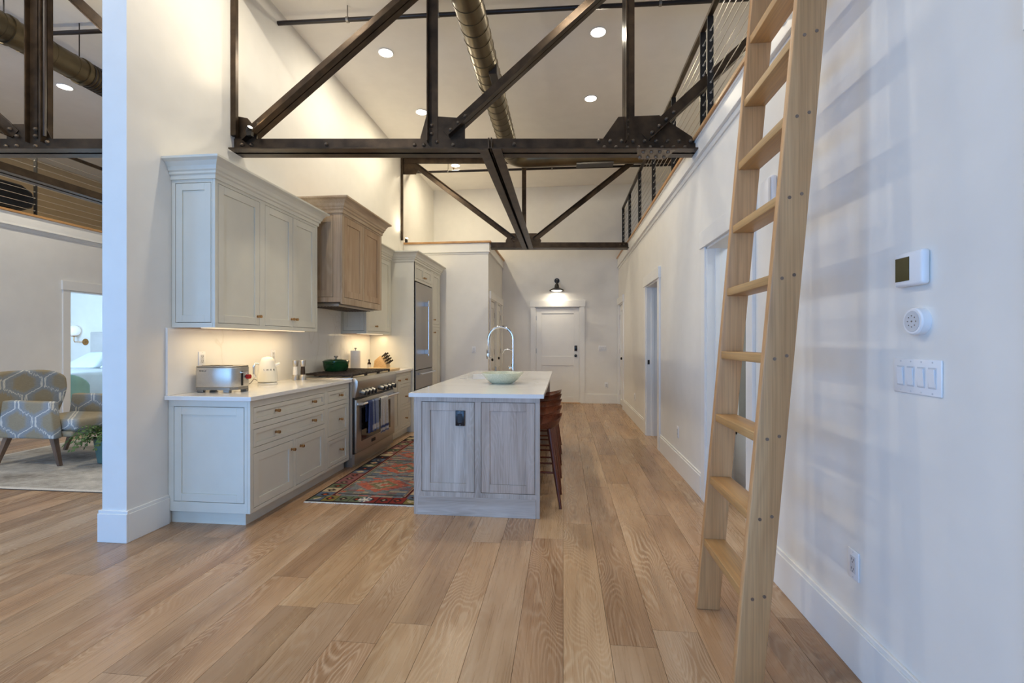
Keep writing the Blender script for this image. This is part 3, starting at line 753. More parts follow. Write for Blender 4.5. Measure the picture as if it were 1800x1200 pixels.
# refrigerator tower
TX = -2.135
t = thing('tall_cabinet', 'tall pale grey cabinet enclosing the refrigerator with pantry door beside it', 'cabinet', ((TX + XL) / 2, 6.56, 0))
MB().box(XL + 0.002, 6.558, 0, TX, 6.60, 2.46).build('side_panel', M['cab'], t, 0.001)
MB().box(XL + 0.002, 7.50, 0, TX - 0.022, 7.98, 2.46).build('pantry_carcass', M['cab'], t)
MB().box(XL + 0.002, 6.60, 2.20, TX - 0.022, 7.50, 2.46).build('top_carcass', M['cab'], t)
mt = frame((TX, 0, 0), '+x')
ops = [(6.63, 2.225, 7.035, 2.43), (7.04, 2.225, 7.455, 2.43), (7.56, 1.585, 7.94, 2.43), (7.56, 0.14, 7.94, 1.545), (6.60, -1, 7.50, 2.185)]
face_frame(mt, 6.56, 7.985, 0.0, 2.46, ops).build('face_frame', M['cab'], t, 0.001)
for o, kx, kz in ((ops[0], 7.0, 2.27), (ops[1], 7.075, 2.27), (ops[2], 7.60, 1.66), (ops[3], 7.60, 1.45)):
    d = leaf('door', mt, o, M['cab'], t, 0.05); tbar(mt, kx, kz, d)
crown(XL + 0.002, TX, 6.558, 7.985, 2.452).build('crown_moulding', M['cab'], t)
# refrigerator
t = thing('refrigerator', 'brushed steel built-in refrigerator with long bar handle', 'refrigerator', (TX, 7.05, 0))
MB().box(XL + 0.03, 6.61, 0.02, TX - 0.03, 7.49, 2.17).build('body', M['black'], t)
for nm_, z0, z1 in (('door', 0.885, 2.165), ('freezer_drawer', 0.60, 0.875), ('freezer_drawer', 0.10, 0.59)):
    d = MB().box(TX - 0.03, 6.615, z0, TX + 0.012, 7.485, z1).build(nm_, M['fridge'], t, 0.003)
    h = MB()
    if nm_ == 'door':
        yy = 7.06
        h.tube([(TX + 0.07, yy, 1.08), (TX + 0.07, yy, 1.93)], 0.013, 12)
        for zz in (1.14, 1.87): h.box(TX + 0.012, yy - 0.018, zz - 0.035, TX + 0.074, yy + 0.018, zz + 0.035)
    else:
        zz = z1 - 0.05
        h.tube([(TX + 0.07, 6.66, zz), (TX + 0.07, 7.44, zz)], 0.012, 12)
        for yy in (6.72, 7.38): h.box(TX + 0.012, yy - 0.02, zz - 0.015, TX + 0.074, yy + 0.02, zz + 0.015)
    h.build('handle', M['chrome'], d, 0.002)
MB().box(TX - 0.05, 6.615, 0.0, TX - 0.03, 7.485, 0.095).build('toe_grille', M['black'], t)
# ------------------------------------------------------------------ range
RX = -2.15; R0, R1 = 4.605, 5.725
t = thing('range', 'wide stainless steel gas range with dark grates and oven window', 'range', (-2.45, 5.16, 0))
MB().box(XL + 0.021, R0, 0.10, RX, R1, 0.905).build('body', M['steel'], t, 0.002)
MB().box(XL + 0.05, R0 + 0.03, 0.0, RX - 0.01, R1 - 0.03, 0.10).build('kick_plate', M['steel'], t)
MB().box(XL + 0.021, R0, 0.905, RX + 0.015, R1, 0.925).build('cooktop', M['steel'], t, 0.004, 2)
MB().prism([(RX, 0.725), (RX + 0.045, 0.735), (RX + 0.075, 0.82), (RX + 0.075, 0.885), (RX + 0.045, 0.925), (RX, 0.925)], R0, R1, 'y').v  # profile check
cp = MB(); n0 = [(RX, 0.72), (RX + 0.03, 0.72), (RX + 0.06, 0.84), (RX + 0.06, 0.895), (RX + 0.03, 0.925), (RX, 0.925)]
cp._add([(p, R0, q) for p, q in n0] + [(p, R1, q) for p, q in n0], [list(range(6)), list(range(6, 12))[::-1]] + [(i, (i + 1) % 6, 6 + (i + 1) % 6, 6 + i) for i in range(6)])
cp.build('control_panel', M['steel'], t, 0.004, 2)
for yy in (4.71, 4.80, 4.89, 4.98, 5.22, 5.34, 5.46, 5.58):
    k = MB(); k.tube([(RX + 0.035, yy, 0.775), (RX + 0.055, yy, 0.770), (RX + 0.056, yy, 0.770), (RX + 0.095, yy, 0.76)], [0.034, 0.034, 0.027, 0.024], 18)
    kk = k.build('control_knob', M['nickel'], t)
    MB().box(RX + 0.085, yy - 0.009, 0.735, RX + 0.108, yy + 0.009, 0.785).build('knob_grip', M['black'], kk)
od = thing('x', None, None); bpy.data.objects.remove(od)
d = MB().box(RX, R0 + 0.012, 0.15, RX + 0.04, R1 - 0.012, 0.70).build('oven_door', M['steel'], t, 0.004, 2)
MB().box(RX + 0.04, R0 + 0.13, 0.255, RX + 0.0425, R1 - 0.16, 0.60).build('oven_window', M['glassdark'], d)
h = MB(); h.tube([(RX + 0.095, R0 + 0.03, 0.655), (RX + 0.095, R1 - 0.03, 0.655)], 0.015, 14)
for yy in (R0 + 0.05, R1 - 0.05): h.box(RX + 0.04, yy - 0.018, 0.64, RX + 0.10, yy + 0.018, 0.67)
h.build('oven_handle', M['chrome'], d, 0.002)
MB().box(RX + 0.04, 5.0, 0.19, RX + 0.044, 5.10, 0.225).build('badge', M['red'] if False else M['cast'], d)
MB().box(RX - 0.01, R0 + 0.012, 0.03, RX + 0.02, R1 - 0.012, 0.14).build('lower_panel', M['steel'], t, 0.002)
MB().box(RX + 0.002, R0 + 0.004, 0.14, RX + 0.02, R1 - 0.004, 0.72).build('door_gasket', M['black'], t)
gy = R0 + 0.03
for k in range(3):
    g = MB(); w = (R1 - R0 - 0.06) / 3 - 0.008; x0, x1 = XL + 0.09, RX - 0.01
    for q in range(5): yy = gy + 0.012 + (w - 0.024) * q / 4; g.box(x0, yy - 0.007, 0.945, x1, yy + 0.007, 0.962)
    for q in range(5): xx = x0 + 0.01 + (x1 - x0 - 0.02) * q / 4; g.box(xx - 0.007, gy, 0.94, xx + 0.007, gy + w, 0.960)
    for xx in (x0 + 0.01, x1 - 0.01):
        for yy in (gy + 0.01, gy + w - 0.01): g.box(xx - 0.009, yy - 0.009, 0.925, xx + 0.009, yy + 0.009, 0.945)
    g.build('grate', M['cast'], t)
    for xx in (x0 + 0.15, x1 - 0.15):
        MB().lathe([(0.05, 0), (0.05, 0.008), (0.032, 0.009), (0.032, 0.014)], (xx, gy + w / 2, 0.925), 18).build('burner', M['black'], t)
    gy += w + 0.008
# towels on the oven handle
def towel(label, y0, y1, zf, zb, colf, n=5, amp=0.010, ph=0.0):
    hx = RX + 0.095; hz = 0.655; r = 0.018
    mb = MB(); pts = []
    NV = 44; NU = 36
    def path(v):
        Lf = hz - zf; Lb = hz - zb; arc = math.pi * r; T = Lf + arc + Lb; s_ = v * T
        if s_ < Lf: return (hx + r, zf + s_, 1.0 - s_ / Lf)
        if s_ < Lf + arc: a = (s_ - Lf) / r; return (hx + r * math.cos(a), hz + r * math.sin(a), 0)
        return (hx - r, hz - (s_ - Lf - arc), 0)
    cols = []
    for j in range(NV + 1):
        for i in range(NU + 1):
            u = i / NU; px, pz, fl = path(j / NV)
            w = amp * math.sin(u * n * 6.283 + ph) * (0.35 + fl)
            w2 = (u - 0.5) * 0.05 * fl
            out = max(0.0, w) if px >= hx else 0.0
            mb.v.append(Vector((px + out + 0.001 * (px > hx), y0 + (y1 - y0) * u + w2, pz))); cols.append(colf(u, pz))
    for j in range(NV):
        for i in range(NU):
            a = j * (NU + 1) + i; mb.f.append([a, a + 1, a + NU + 2, a + NU + 1]); mb.smooth.append(True)
    mb.col = cols
    me = mb.build('dish_towel', M['vcloth'], None, solid=0.002, label=label, cat='towel', recalc=False, origin=(hx, (y0 + y1) / 2, hz))
    for p in me.data.polygons: p.use_smooth = True
navy, mid_, wht = sc(78, 90, 132), sc(150, 162, 186), sc(222, 220, 214)
towel('navy and pale blue folded dish towel hanging on the left of the oven handle', 4.76, 5.02, 0.335, 0.45,
      lambda u, z: wht if (z < 0.42 and int(z * 130) % 2 == 0 and u > .3) else (navy if (u < 0.36 or 0.5 < u < 0.62) else mid_), 4, 0.012)
towel('white dish towel with fine blue stripes along the hem on the oven handle', 5.075, 5.30, 0.27, 0.42,
      lambda u, z: navy if (z < 0.36 and int((z - 0.27) * 95) % 2 == 1) else wht, 2.5, 0.010, 1.0)
# ------------------------------------------------------------------ island
IX0, IX1, IY0, IY1 = -1.12, -0.17, 3.44, 6.03
t = thing('kitchen_island', 'limed oak kitchen island with panelled end facing the camera', 'island', (-0.65, 3.44, 0))
mi = frame((0, IY0, 0), '-y')
io = [(-1.06, 0.175, -0.655, 0.85), (-0.607, 0.175, -0.205, 0.85)]
face_frame(mi, IX0, IX1, 0.0, 0.882, io).build('end_frame', M['lime_v'], t, 0.001)
for o in io: leaf('end_panel', mi, o, M['lime_v'], t, 0.062)
MB(mi).box(IX0 + 0.03, 0.0005, 0.0, IX1 - 0.03, 0.004, 0.14).build('base_rail', M['lime_x'], t, 0.001)
MB().box(IX0 + 0.024, IY0 + 0.041, 0.0, -0.50, IY1 - 0.041, 0.10).box(IX0 + 0.024, IY0 + 0.041, 0.1, IX0 + 0.03, IY1 - 0.041, 0.882).box(-0.52, IY0 + 0.041, 0.1, -0.50, IY1 - 0.041, 0.882).build('carcass', M['lime_v'], t)
MB().box(IX0 + 0.001, IY0 + 0.0205, 0.0, IX1 - 0.001, IY0 + 0.04, 0.882).box(IX0 + 0.001, IY1 - 0.04, 0.0, IX1, IY1, 0.882).build('end_board', M['lime_v'], t)
mis = frame((IX0, 0, 0), '+x') @ Matrix.Scale(-1, 4, (0, 1, 0))
for k in range(4):
    a = IY0 + 0.04 + k * 0.63
    leaf('door', mis, (a, 0.12, a + 0.62, 0.86), M['lime_v'], t, 0.06)
SX0, SX1, SY0, SY1 = -1.06, -0.70, 4.72, 5.45
ct = MB()
ct.box(IX0 - 0.03, IY0 - 0.03, 0.885, IX1 + 0.03, SY0, 0.915); ct.box(IX0 - 0.03, SY1, 0.885, IX1 + 0.03, IY1 + 0.07, 0.915)
ct.box(IX0 - 0.03, SY0, 0.885, SX0, SY1, 0.915); ct.box(SX1, SY0, 0.885, IX1 + 0.03, SY1, 0.915)
ct.build('countertop', M['quartz'], None, 0.0, label='white quartz slab top of the kitchen island', cat='countertop', origin=(-0.65, 4.7, 0.885))
t = thing('sink', 'white undermount sink set in the island countertop', 'sink', (-0.88, 5.1, 0.68))
sk = MB(); sk.box(SX0 - 0.01, SY0 - 0.01, 0.68, SX1 + 0.01, SY1 + 0.01, 0.69)
for a in ((SX0 - 0.01, SY0 - 0.01, SX0, SY1 + 0.01), (SX1, SY0 - 0.01, SX1 + 0.01, SY1 + 0.01), (SX0, SY0 - 0.01, SX1, SY0), (SX0, SY1, SX1, SY1 + 0.01)): sk.box(a[0], a[1], 0.69, a[2], a[3], 0.884)
sk.build('basin', M['white'], t)
MB().lathe([(0.045, 0), (0.045, 0.004), (0.02, 0.005)], (-0.88, 5.1, 0.69), 16).build('drain', M['chrome'], t)
plate('wall_outlet', 'black outlet on the near end panel of the island', 'outlet', frame((0, IY0 - 0.0, 0), '-y'), -0.765, 0.728, 1, 'outlet', M['blackp'], M['black'])
# faucet: spring-neck gooseneck
fx_, fy_ = -0.60, 5.62
t = thing('faucet', 'tall chrome gooseneck faucet with pull-down sprayer on the island', 'faucet', (fx_, fy_, 0.915))
b_ = MB(); b_.tube([(fx_, fy_, 0.915), (fx_, fy_, 0.925), (fx_, fy_, 0.926), (fx_, fy_, 1.03), (fx_, fy_, 1.031), (fx_, fy_, 1.12)], [0.032, 0.032, 0.026, 0.026, 0.019, 0.017], 18); b_.build('base', M['chrome'], t)
R_ = 0.15; pts = [(fx_, fy_, 1.12), (fx_, fy_, 1.32)]
for k in range(1, 15):
    a = math.pi * k / 14; pts.append((fx_ - R_ + R_ * math.cos(a), fy_, 1.32 + R_ * 1.05 * math.sin(a)))
MB().tube(pts, 0.016, 16).build('neck', M['chrome'], t)
hx2 = fx_ - 2 * R_
MB().tube([(hx2, fy_, 1.32), (hx2, fy_, 1.21), (hx2, fy_, 1.20), (hx2 - 0.004, fy_, 1.12), (hx2 - 0.004, fy_, 1.09)], [0.014, 0.014, 0.022, 0.024, 0.018], 16).build('spray_head', M['chrome'], t)
MB().tube([(fx_, fy_, 1.19), (fx_ - 0.05, fy_, 1.21), (fx_ - 0.10, fy_, 1.20), (fx_ - 0.13, fy_, 1.16)], [0.008, 0.006, 0.005, 0.005], 8).build('docking_arm', M['chrome'], t)
MB().tube([(fx_ - 0.02, fy_ - 0.02, 0.985), (fx_ - 0.045, fy_ - 0.045, 0.985), (fx_ - 0.05, fy_ - 0.05, 0.985)], [0.016, 0.020, 0.014], 14).build('valve_knob', M['chrome'], t)
t = thing('soap_dispenser', 'small chrome soap dispenser left of the island faucet', 'dispenser', (-0.83, 5.75, 0.915))
MB().tube([(-0.83, 5.75, 0.915), (-0.83, 5.75, 0.925), (-0.83, 5.75, 0.926), (-0.83, 5.75, 0.985)], [0.016, 0.016, 0.009, 0.009], 12).build('stem', M['nickel'], t)
MB().tube([(-0.83, 5.75, 0.985), (-0.87, 5.75, 0.98)], [0.006, 0.005], 8).build('spout', M['nickel'], t)
# bowl
t = thing('glass_bowl', 'pale green crackled glass bowl on the island countertop', 'bowl', (-0.56, 4.30, 0.915))
MB().lathe([(0.0, 0.004), (0.10, 0.0), (0.115, 0.006), (0.155, 0.035), (0.19, 0.075), (0.212, 0.098), (0.203, 0.099), (0.18, 0.078), (0.145, 0.042), (0.10, 0.016), (0.0, 0.012)], (-0.56, 4.30, 0.915), 48, sx=0.93, sy=0.93).build('bowl_body', M['crackle'], t)
# stools
def make_stool(cx, cy, label):
    t = thing('counter_stool', label, 'stool', (cx, cy, 0), 'walnut counter stools along the right side of the island')
    NR, NA = 9, 40
    def top(r, a):
        x = r * 0.205 * math.cos(a); y = r * 0.205 * math.sin(a)
        q = (abs(math.cos(a)) ** 2.8 + abs(math.sin(a)) ** 2.8) ** (-1 / 2.8)
        x *= q; y *= q
        back = max(0.0, math.cos(a)) ** 1.7
        z = 0.640 - 0.012 * (1 - r * r) + (r ** 4) * (0.014 + 0.060 * back)
        return cx + x, cy + y, z
    mb = MB(); vs = [(cx, cy, 0.628)]
    for i in range(1, NR + 1):
        for k in range(NA): vs.append(top(i / NR, 2 * math.pi * k / NA))
    nb = len(vs)
    for i, (rr, dz) in enumerate(((0.985, -0.014), (0.90, -0.026), (0.7, -0.036), (0.4, -0.040))):
        for k in range(NA):
            a = 2 * math.pi * k / NA; p = top(rr, a); e = top(1.0, a)
            zz = (e[2] - 0.014) if i == 0 else 0.640 + dz + (e[2] - 0.652) * (0.55 if i == 1 else (0.12 if i == 2 else 0))
            vs.append((p[0], p[1], zz))
    vs.append((cx, cy, 0.598)); fs = []
    for k in range(NA): fs.append((0, 1 + k, 1 + (k + 1) % NA))
    def ringf(a0, b0):
        for k in range(NA): k2 = (k + 1) % NA; fs.append((a0 + k, a0 + k2, b0 + k2, b0 + k))
    for i in range(NR - 1): ringf(1 + i * NA, 1 + (i + 1) * NA)
    ringf(1 + (NR - 1) * NA, nb)
    for i in range(3): ringf(nb + i * NA, nb + (i + 1) * NA)
    for k in range(NA): fs.append((len(vs) - 1, nb + 3 * NA + (k + 1) % NA, nb + 3 * NA + k))
    mb._add(vs, fs, True); mb.build('seat', M['walnut'], t)
    feet = {}
    for sx in (-1, 1):
        for sy in (-1, 1):
            p0 = (cx + sx * 0.105, cy + sy * 0.095, 0.606); p1 = (cx + sx * 0.195, cy + sy * 0.175, 0.0)
            MB().tube([p0, ((p0[0] + p1[0]) / 2, (p0[1] + p1[1]) / 2, 0.298), p1], [0.021, 0.018, 0.011], 12).build('leg', M['walnutz'], t)
            feet[sx, sy] = lambda z, p0=p0, p1=p1: tuple(p1[i] + (p0[i] - p1[i]) * z / 0.595 for i in range(2)) + (z,)
    for (a, b, z) in (((-1, -1), (1, -1), 0.27), ((-1, 1), (1, 1), 0.27), ((-1, -1), (-1, 1), 0.20), ((1, -1), (1, 1), 0.34)):
        MB().tube([feet[a](z), feet[b](z)], 0.0085, 8).build('stretcher', M['walnutz'], t)
    return t
SL = ['walnut stool nearest the camera, its full legs showing beside the island', 'second walnut stool from the camera along the island', 'middle walnut stool of the row along the island', 'fourth walnut stool from the camera along the island', 'farthest walnut stool of the row, at the faucet end of the island']
st0 = make_stool(-0.215, 3.84, SL[0])
for k in range(1, 5): dup(st0, (-0.002 * k, 0.48 * k, 0), SL[k])
# ------------------------------------------------------------------ kitchen rug
def rug_mesh(name, label, corners, nu, nv, colf, thick=0.008, fringe=None, mat=None):
    (x0, y0), (x1, y1) = corners; mb = MB(); cols = []
    t = thing(name, label, 'rug', ((x0 + x1) / 2, (y0 + y1) / 2, 0))
    for j in range(nv + 1):
        for i in range(nu + 1):
            u, v = i / nu, j / nv
            mb.v.append(Vector((x0 + (x1 - x0) * u, y0 + (y1 - y0) * v, thick))); cols.append(colf(u, v))
    for j in range(nv):
        for i in range(nu):
            a = j * (nu + 1) + i; mb.f.append([a, a + 1, a + nu + 2, a + nu + 1]); mb.smooth.append(False)
    mb.col = cols
    mb.build('pile', mat or M['vcol'], t, recalc=False)
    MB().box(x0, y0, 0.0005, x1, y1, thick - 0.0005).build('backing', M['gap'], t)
    if fringe:
        fr_ = MB()
        k = x0
        while k < x1:
            L = random.uniform(0.014, 0.026); fr_.box(k, y0 - L, 0.001, k + 0.006, y0 + 0.002, 0.004); k += 0.009
        fr_.build('fringe', M['linen'], t, kind='stuff')
    return t
KP = {'red': sc(128, 46, 38), 'org': sc(196, 88, 48), 'gry': sc(120, 122, 122), 'blu': sc(84, 96, 112), 'navy': sc(40, 44, 60), 'olv': sc(122, 108, 58), 'bei': sc(176, 158, 126), 'dk': sc(46, 34, 34), 'mau': sc(128, 84, 82), 'cr': sc(206, 198, 180), 'grn': sc(92, 100, 76)}
KW, KL = 0.95, 2.62
def kcol(u, v):
    x, y = u * KW, v * KL
    ex = min(x, KW - x); ey = min(y, KL - y)
    rnd = lambda a, b, s=0: (math.sin(a * 127.1 + b * 311.7 + s * 74.7) * 43758.5453) % 1
    e = min(ex, ey)
    if e < 0.014: return KP['dk']
    if e < 0.15:
        along = y if ex < ey else x
        cell = int(along / 0.115); loc = (along / 0.115) % 1; w = (e - 0.014) / 0.136
        dm = abs(loc - 0.5) + abs(w - 0.5)
        pal = ['red', 'olv', 'mau', 'gry', 'grn', 'blu', 'mau', 'gry']
        if ex < ey: pal = ['mau', 'gry', 'blu', 'navy', 'grn', 'mau', 'bei', 'dk']
        base = KP[pal[int(rnd(cell, 3 if ex < ey else 5) * 8)]]
        if ey <= ex and abs(x - KW / 2 - 0.0) < 0.06: 
            rr = math.hypot(x - KW / 2, (e - 0.08)); 
            if rr < 0.055: return KP['cr'] if (int(math.atan2(e - 0.08, x - KW / 2) * 8 / 6.283 * 2) % 2 or rr < 0.02) else KP['blu']
        if loc < 0.08: return KP['dk']
        if dm < 0.12: return KP['bei'] if rnd(cell, 9) > .5 else KP['org']
        if dm < 0.33: return KP['dk'] if rnd(cell, 8) > .5 else KP['bei']
        return base
    if e < 0.185 and ex < 0.185:
        q = (e - 0.15) / 0.035
        return KP['dk'] if 0.2 < q < 0.45 or q > 0.85 else (KP['red'] if q < 0.7 else KP['bei'])
    # field: big stepped diamonds
    fx, fy = x - KW / 2, y - 0.20
    P_ = 0.56; cy = (fy / P_) % 1 - 0.5; ci = int(fy / P_)
    dx = abs(round(fx / 0.03) * 0.03) / 0.30; dy = abs(round(cy * P_ / 0.028) * 0.028) / 0.27
    dm = dx + dy
    j = rnd(int(x / 0.05), int(y / 0.028), 2)
    if dm < 0.22: c = 'bei' if j > .3 else 'org'
    elif dm < 0.42: c = 'grn' if ci % 2 else 'olv'
    elif dm < 0.62: c = 'org' if j > .25 else 'bei'
    elif dm < 0.82: c = 'org' if j > .35 else 'red'
    elif dm < 1.0: c = 'gry'
    else:
        k = rnd(int(x / 0.075), int(y / 0.04), 5); c = ['gry', 'gry', 'gry', 'bei', 'org', 'gry', 'mau', 'blu', 'bei', 'grn'][int(k * 10)]
    if abs(cy) > 0.47: c = 'dk' if j > .4 else 'blu'
    a = KP[c]; g = 0.82 + 0.3 * rnd(int(x / 0.012), int(y / 0.012), 7)
    m_ = 0.36; gr = 0.15
    return tuple((a[i] * (1 - m_) + gr * m_) * g for i in range(3)) + (1,)
rug_mesh('runner_rug', 'multicoloured patterned runner rug between range and island', ((-2.085, 3.605), (-2.085 + KW, 3.605 + KL)), 150, 380, kcol, fringe=True)
def lcol(u, v):
    x, y = u * 3.2, v * 2.9
    n = 0; a = 1
    for k in range(4):
        n += a * math.sin(x * 3.1 * 2 ** k + 1.7 * math.sin(y * 2.3 * 2 ** k + k)) * math.sin(y * 6.7 * 2 ** k + 1.3 * math.sin(x * 2.9 * 2 ** k)); a *= 0.62
    n = 0.5 + 0.25 * n
    r = (math.sin(int(x / .02) * 127.1 + int(y / .02) * 311.7) * 43758.5) % 1
    n = min(1, max(0, n + (r - .5) * 0.35))
    a, b = sc(208, 202, 190), sc(126, 120, 112)
    if min(x, 3.2 - x, y, 2.9 - y) < 0.05: a = b = sc(215, 210, 200)
    return tuple(a[i] * n + b[i] * (1 - n) for i in range(3)) + (1,)
rug_mesh('area_rug', 'faded ivory and grey area rug under the patterned armchair', ((-6.35, 3.62), (-3.15, 6.55)), 160, 150, lcol, thick=0.007)
# ------------------------------------------------------------------ counter objects
def lettering(txt, size, m, parent, mat, depth=0.0008):
    cu = bpy.data.curves.new('lettering', 'FONT'); cu.body = txt; cu.size = size; cu.extrude = depth; cu.align_x = 'CENTER'; cu.align_y = 'CENTER'
    cu.space_character = 1.5
    tmp = bpy.data.objects.new('tmp', cu); COL.objects.link(tmp)
    dg = bpy.context.evaluated_depsgraph_get(); me = bpy.data.meshes.new_from_object(tmp.evaluated_get(dg)); bpy.data.objects.remove(tmp)
    me.name = 'lettering'; me.transform(m); me.transform(Matrix.Translation(-ORG[parent.name])); me.materials.clear(); me.materials.append(mat)
    o = bpy.data.objects.new('lettering', me); COL.objects.link(o); o.parent = parent; ORG[o.name] = ORG[parent.name]
    return o
# toaster (long side towards the camera, controls at the right)
t = thing('toaster', 'brushed steel toaster with red knob on the near end of the counter', 'toaster', (-2.56, 3.32, 0.915))
prof = []
y0, y1 = 3.25, 3.435; xa, xb = -2.755, -2.435
sh = [(xa, y0 + 0.01), (xa + 0.01, y0), (xb - 0.05, y0), (xb - 0.015, y0 + 0.02), (xb, y0 + 0.05), (xb, y1 - 0.02), (xb - 0.02, y1), (xa + 0.02, y1), (xa, y1 - 0.02)]
MB().prism(sh, 0.955, 1.105, 'z').build('body', M['steel'], t, 0.006, 3)
MB().prism([(p * 0.98 - 0.0516, q * 0.98 + 0.0666) for p, q in sh], 1.105, 1.116, 'z').build('top_plate', M['nickel'], t, 0.004, 2)
MB().box(xa + 0.04, 3.275, 1.1165, xb - 0.05, 3.30, 1.118).box(xa + 0.04, 3.355, 1.1165, xb - 0.05, 3.38, 1.118).build('slots', M['black'], t)
MB().prism([(xa + 0.005, y0 + 0.005), (xb - 0.04, y0 + 0.003), (xb - 0.005, y0 + 0.05), (xb - 0.005, y1 - 0.02), (xa + 0.01, y1 - 0.01)], 0.935, 0.955, 'z').build('base', M['nickel'], t)
for (a, b) in ((xa + 0.03, y0 + 0.03), (xb - 0.07, y0 + 0.02), (xb - 0.03, y1 - 0.03), (xa + 0.03, y1 - 0.03)):
    MB().box(a - 0.025, b - 0.015, 0.9155, a + 0.025, b + 0.015, 0.936).build('foot', M['nickel'], t, 0.003)
MB().box(xb, y0 + 0.075, 0.965, xb + 0.003, y0 + 0.095, 1.075).build('lever_slot', M['black'], t)
MB().box(xb, y0 + 0.06, 1.06, xb + 0.035, y0 + 0.11, 1.072).build('lever', M['chrome'], t, 0.003)
MB().tube([(xb, y1 - 0.055, 1.03), (xb + 0.012, y1 - 0.055, 1.03)], 0.024, n=20).build('knob_ring', M['chrome'], t)
MB().tube([(xb + 0.012, y1 - 0.055, 1.03), (xb + 0.035, y1 - 0.055, 1.03)], [0.019, 0.017], n=20).build('timer_knob', M['red'], t)
lettering('WOLF', 0.016, Matrix.Translation((xa + 0.065, y0 - 0.0005, 1.078)) @ Matrix.Rotation(math.pi / 2, 4, 'X'), t, M['black'])
# kettle
kx, ky = -2.625, 3.93; kz = 0.915
t = thing('electric_kettle', 'cream retro electric kettle with chrome handle on the counter', 'kettle', (kx, ky, kz))
MB().lathe([(0.078, 0), (0.080, 0.004), (0.080, 0.018), (0.072, 0.024)], (kx, ky, kz + 0.0005), 32).build('power_base', M['chrome'], t)
MB().lathe([(0.076, 0.026), (0.082, 0.032), (0.082, 0.05), (0.078, 0.11), (0.068, 0.18), (0.060, 0.205)], (kx, ky, kz), 32).build('body', M['enamel'], t)
MB().lathe([(0.0605, 0.205), (0.060, 0.209), (0.052, 0.228), (0.036, 0.243), (0.015, 0.25), (0, 0.251)], (kx, ky, kz), 32).build('lid', M['enamel'], t)
ca, sa = math.cos(math.radians(215)), math.sin(math.radians(215))
hp = [(0.066, 0.185), (0.095, 0.19), (0.108, 0.165), (0.108, 0.10), (0.100, 0.075), (0.082, 0.07)]
MB().tube([(kx + r * ca, ky + r * sa, kz + z) for r, z in hp], [0.010, 0.012, 0.012, 0.012, 0.011, 0.009], 10).build('handle', M['chrome'], t)
MB().tube([(kx + 0.055, ky + 0.02, kz + 0.17), (kx + 0.10, ky + 0.03, kz + 0.19)], [0.02, 0.008], 10).build('spout', M['enamel'], t)
MB().tube([(kx - 0.07, ky + 0.02, kz + 0.01), (kx - 0.11, ky + 0.03, kz + 0.03), (kx - 0.13, ky - 0.0, kz + 0.05), (kx - 0.14, ky - 0.03, kz + 0.015), (kx - 0.158, ky - 0.03, kz + 0.008)], 0.004, 6).build('power_cord', M['nickel'], t)
for k, ch in enumerate('SMEG'):
    a = math.radians(-78 + k * 21)
    r = 0.0755
    mm_ = Matrix.Translation((kx + r * math.cos(a), ky + r * math.sin(a), kz + 0.135)) @ Matrix.Rotation(a + math.pi / 2, 4, 'Z') @ Matrix.Rotation(math.pi / 2 - 0.12, 4, 'X')
    lettering(ch, 0.020, mm_, t, M['nickel'], 0.002)
# mills
for lab, mx, my, mt_ in (('white salt mill with steel cap, left of the pair beside the range', -2.668, 4.44, M['white']), ('dark peppercorn mill with steel cap, right of the pair beside the range', -2.60, 4.46, M['cast'])):
    t = thing('spice_mill', lab, 'mill', (mx, my, 0.915), None)
    MB().lathe([(0.031, 0), (0.031, 0.045), (0.026, 0.052)], (mx, my, 0.9155), 20).build('base', M['steel'], t)
    MB().lathe([(0.0225, 0.052), (0.0215, 0.09), (0.0185, 0.135)], (mx, my, 0.9155), 20).build('chamber', mt_, t)
    MB().lathe([(0.022, 0.135), (0.024, 0.145), (0.030, 0.192), (0.028, 0.197), (0, 0.198)], (mx, my, 0.9155), 20).build('cap', M['steel'], t)
# dutch oven
t = thing('dutch_oven', 'dark green enamelled dutch oven with steel knob on the range grates', 'pot', (-2.60, 5.15, 0.962))
MB().lathe([(0.115, 0.0), (0.128, 0.012), (0.138, 0.06), (0.143, 0.105), (0.136, 0.107)], (-2.60, 5.15, 0.9625), 40).build('pot_body', M['green'], t)
MB().lathe([(0.146, 0.106), (0.146, 0.114), (0.12, 0.128), (0.06, 0.138), (0, 0.140)], (-2.60, 5.15, 0.9625), 40).build('lid', M['green'], t)
MB().lathe([(0.010, 0.138), (0.010, 0.152), (0.024, 0.160), (0.022, 0.172), (0, 0.174)], (-2.60, 5.15, 0.9625), 20).build('knob', M['nickel'], t)
for s_ in (-1, 1):
    MB().tube([(-2.60 - 0.04, 5.15 + s_ * 0.138, 1.05), (-2.60 - 0.035, 5.15 + s_ * 0.17, 1.055), (-2.60 + 0.035, 5.15 + s_ * 0.17, 1.055), (-2.60 + 0.04, 5.15 + s_ * 0.138, 1.05)], 0.009, 8).build('side_handle', M['green'], t)
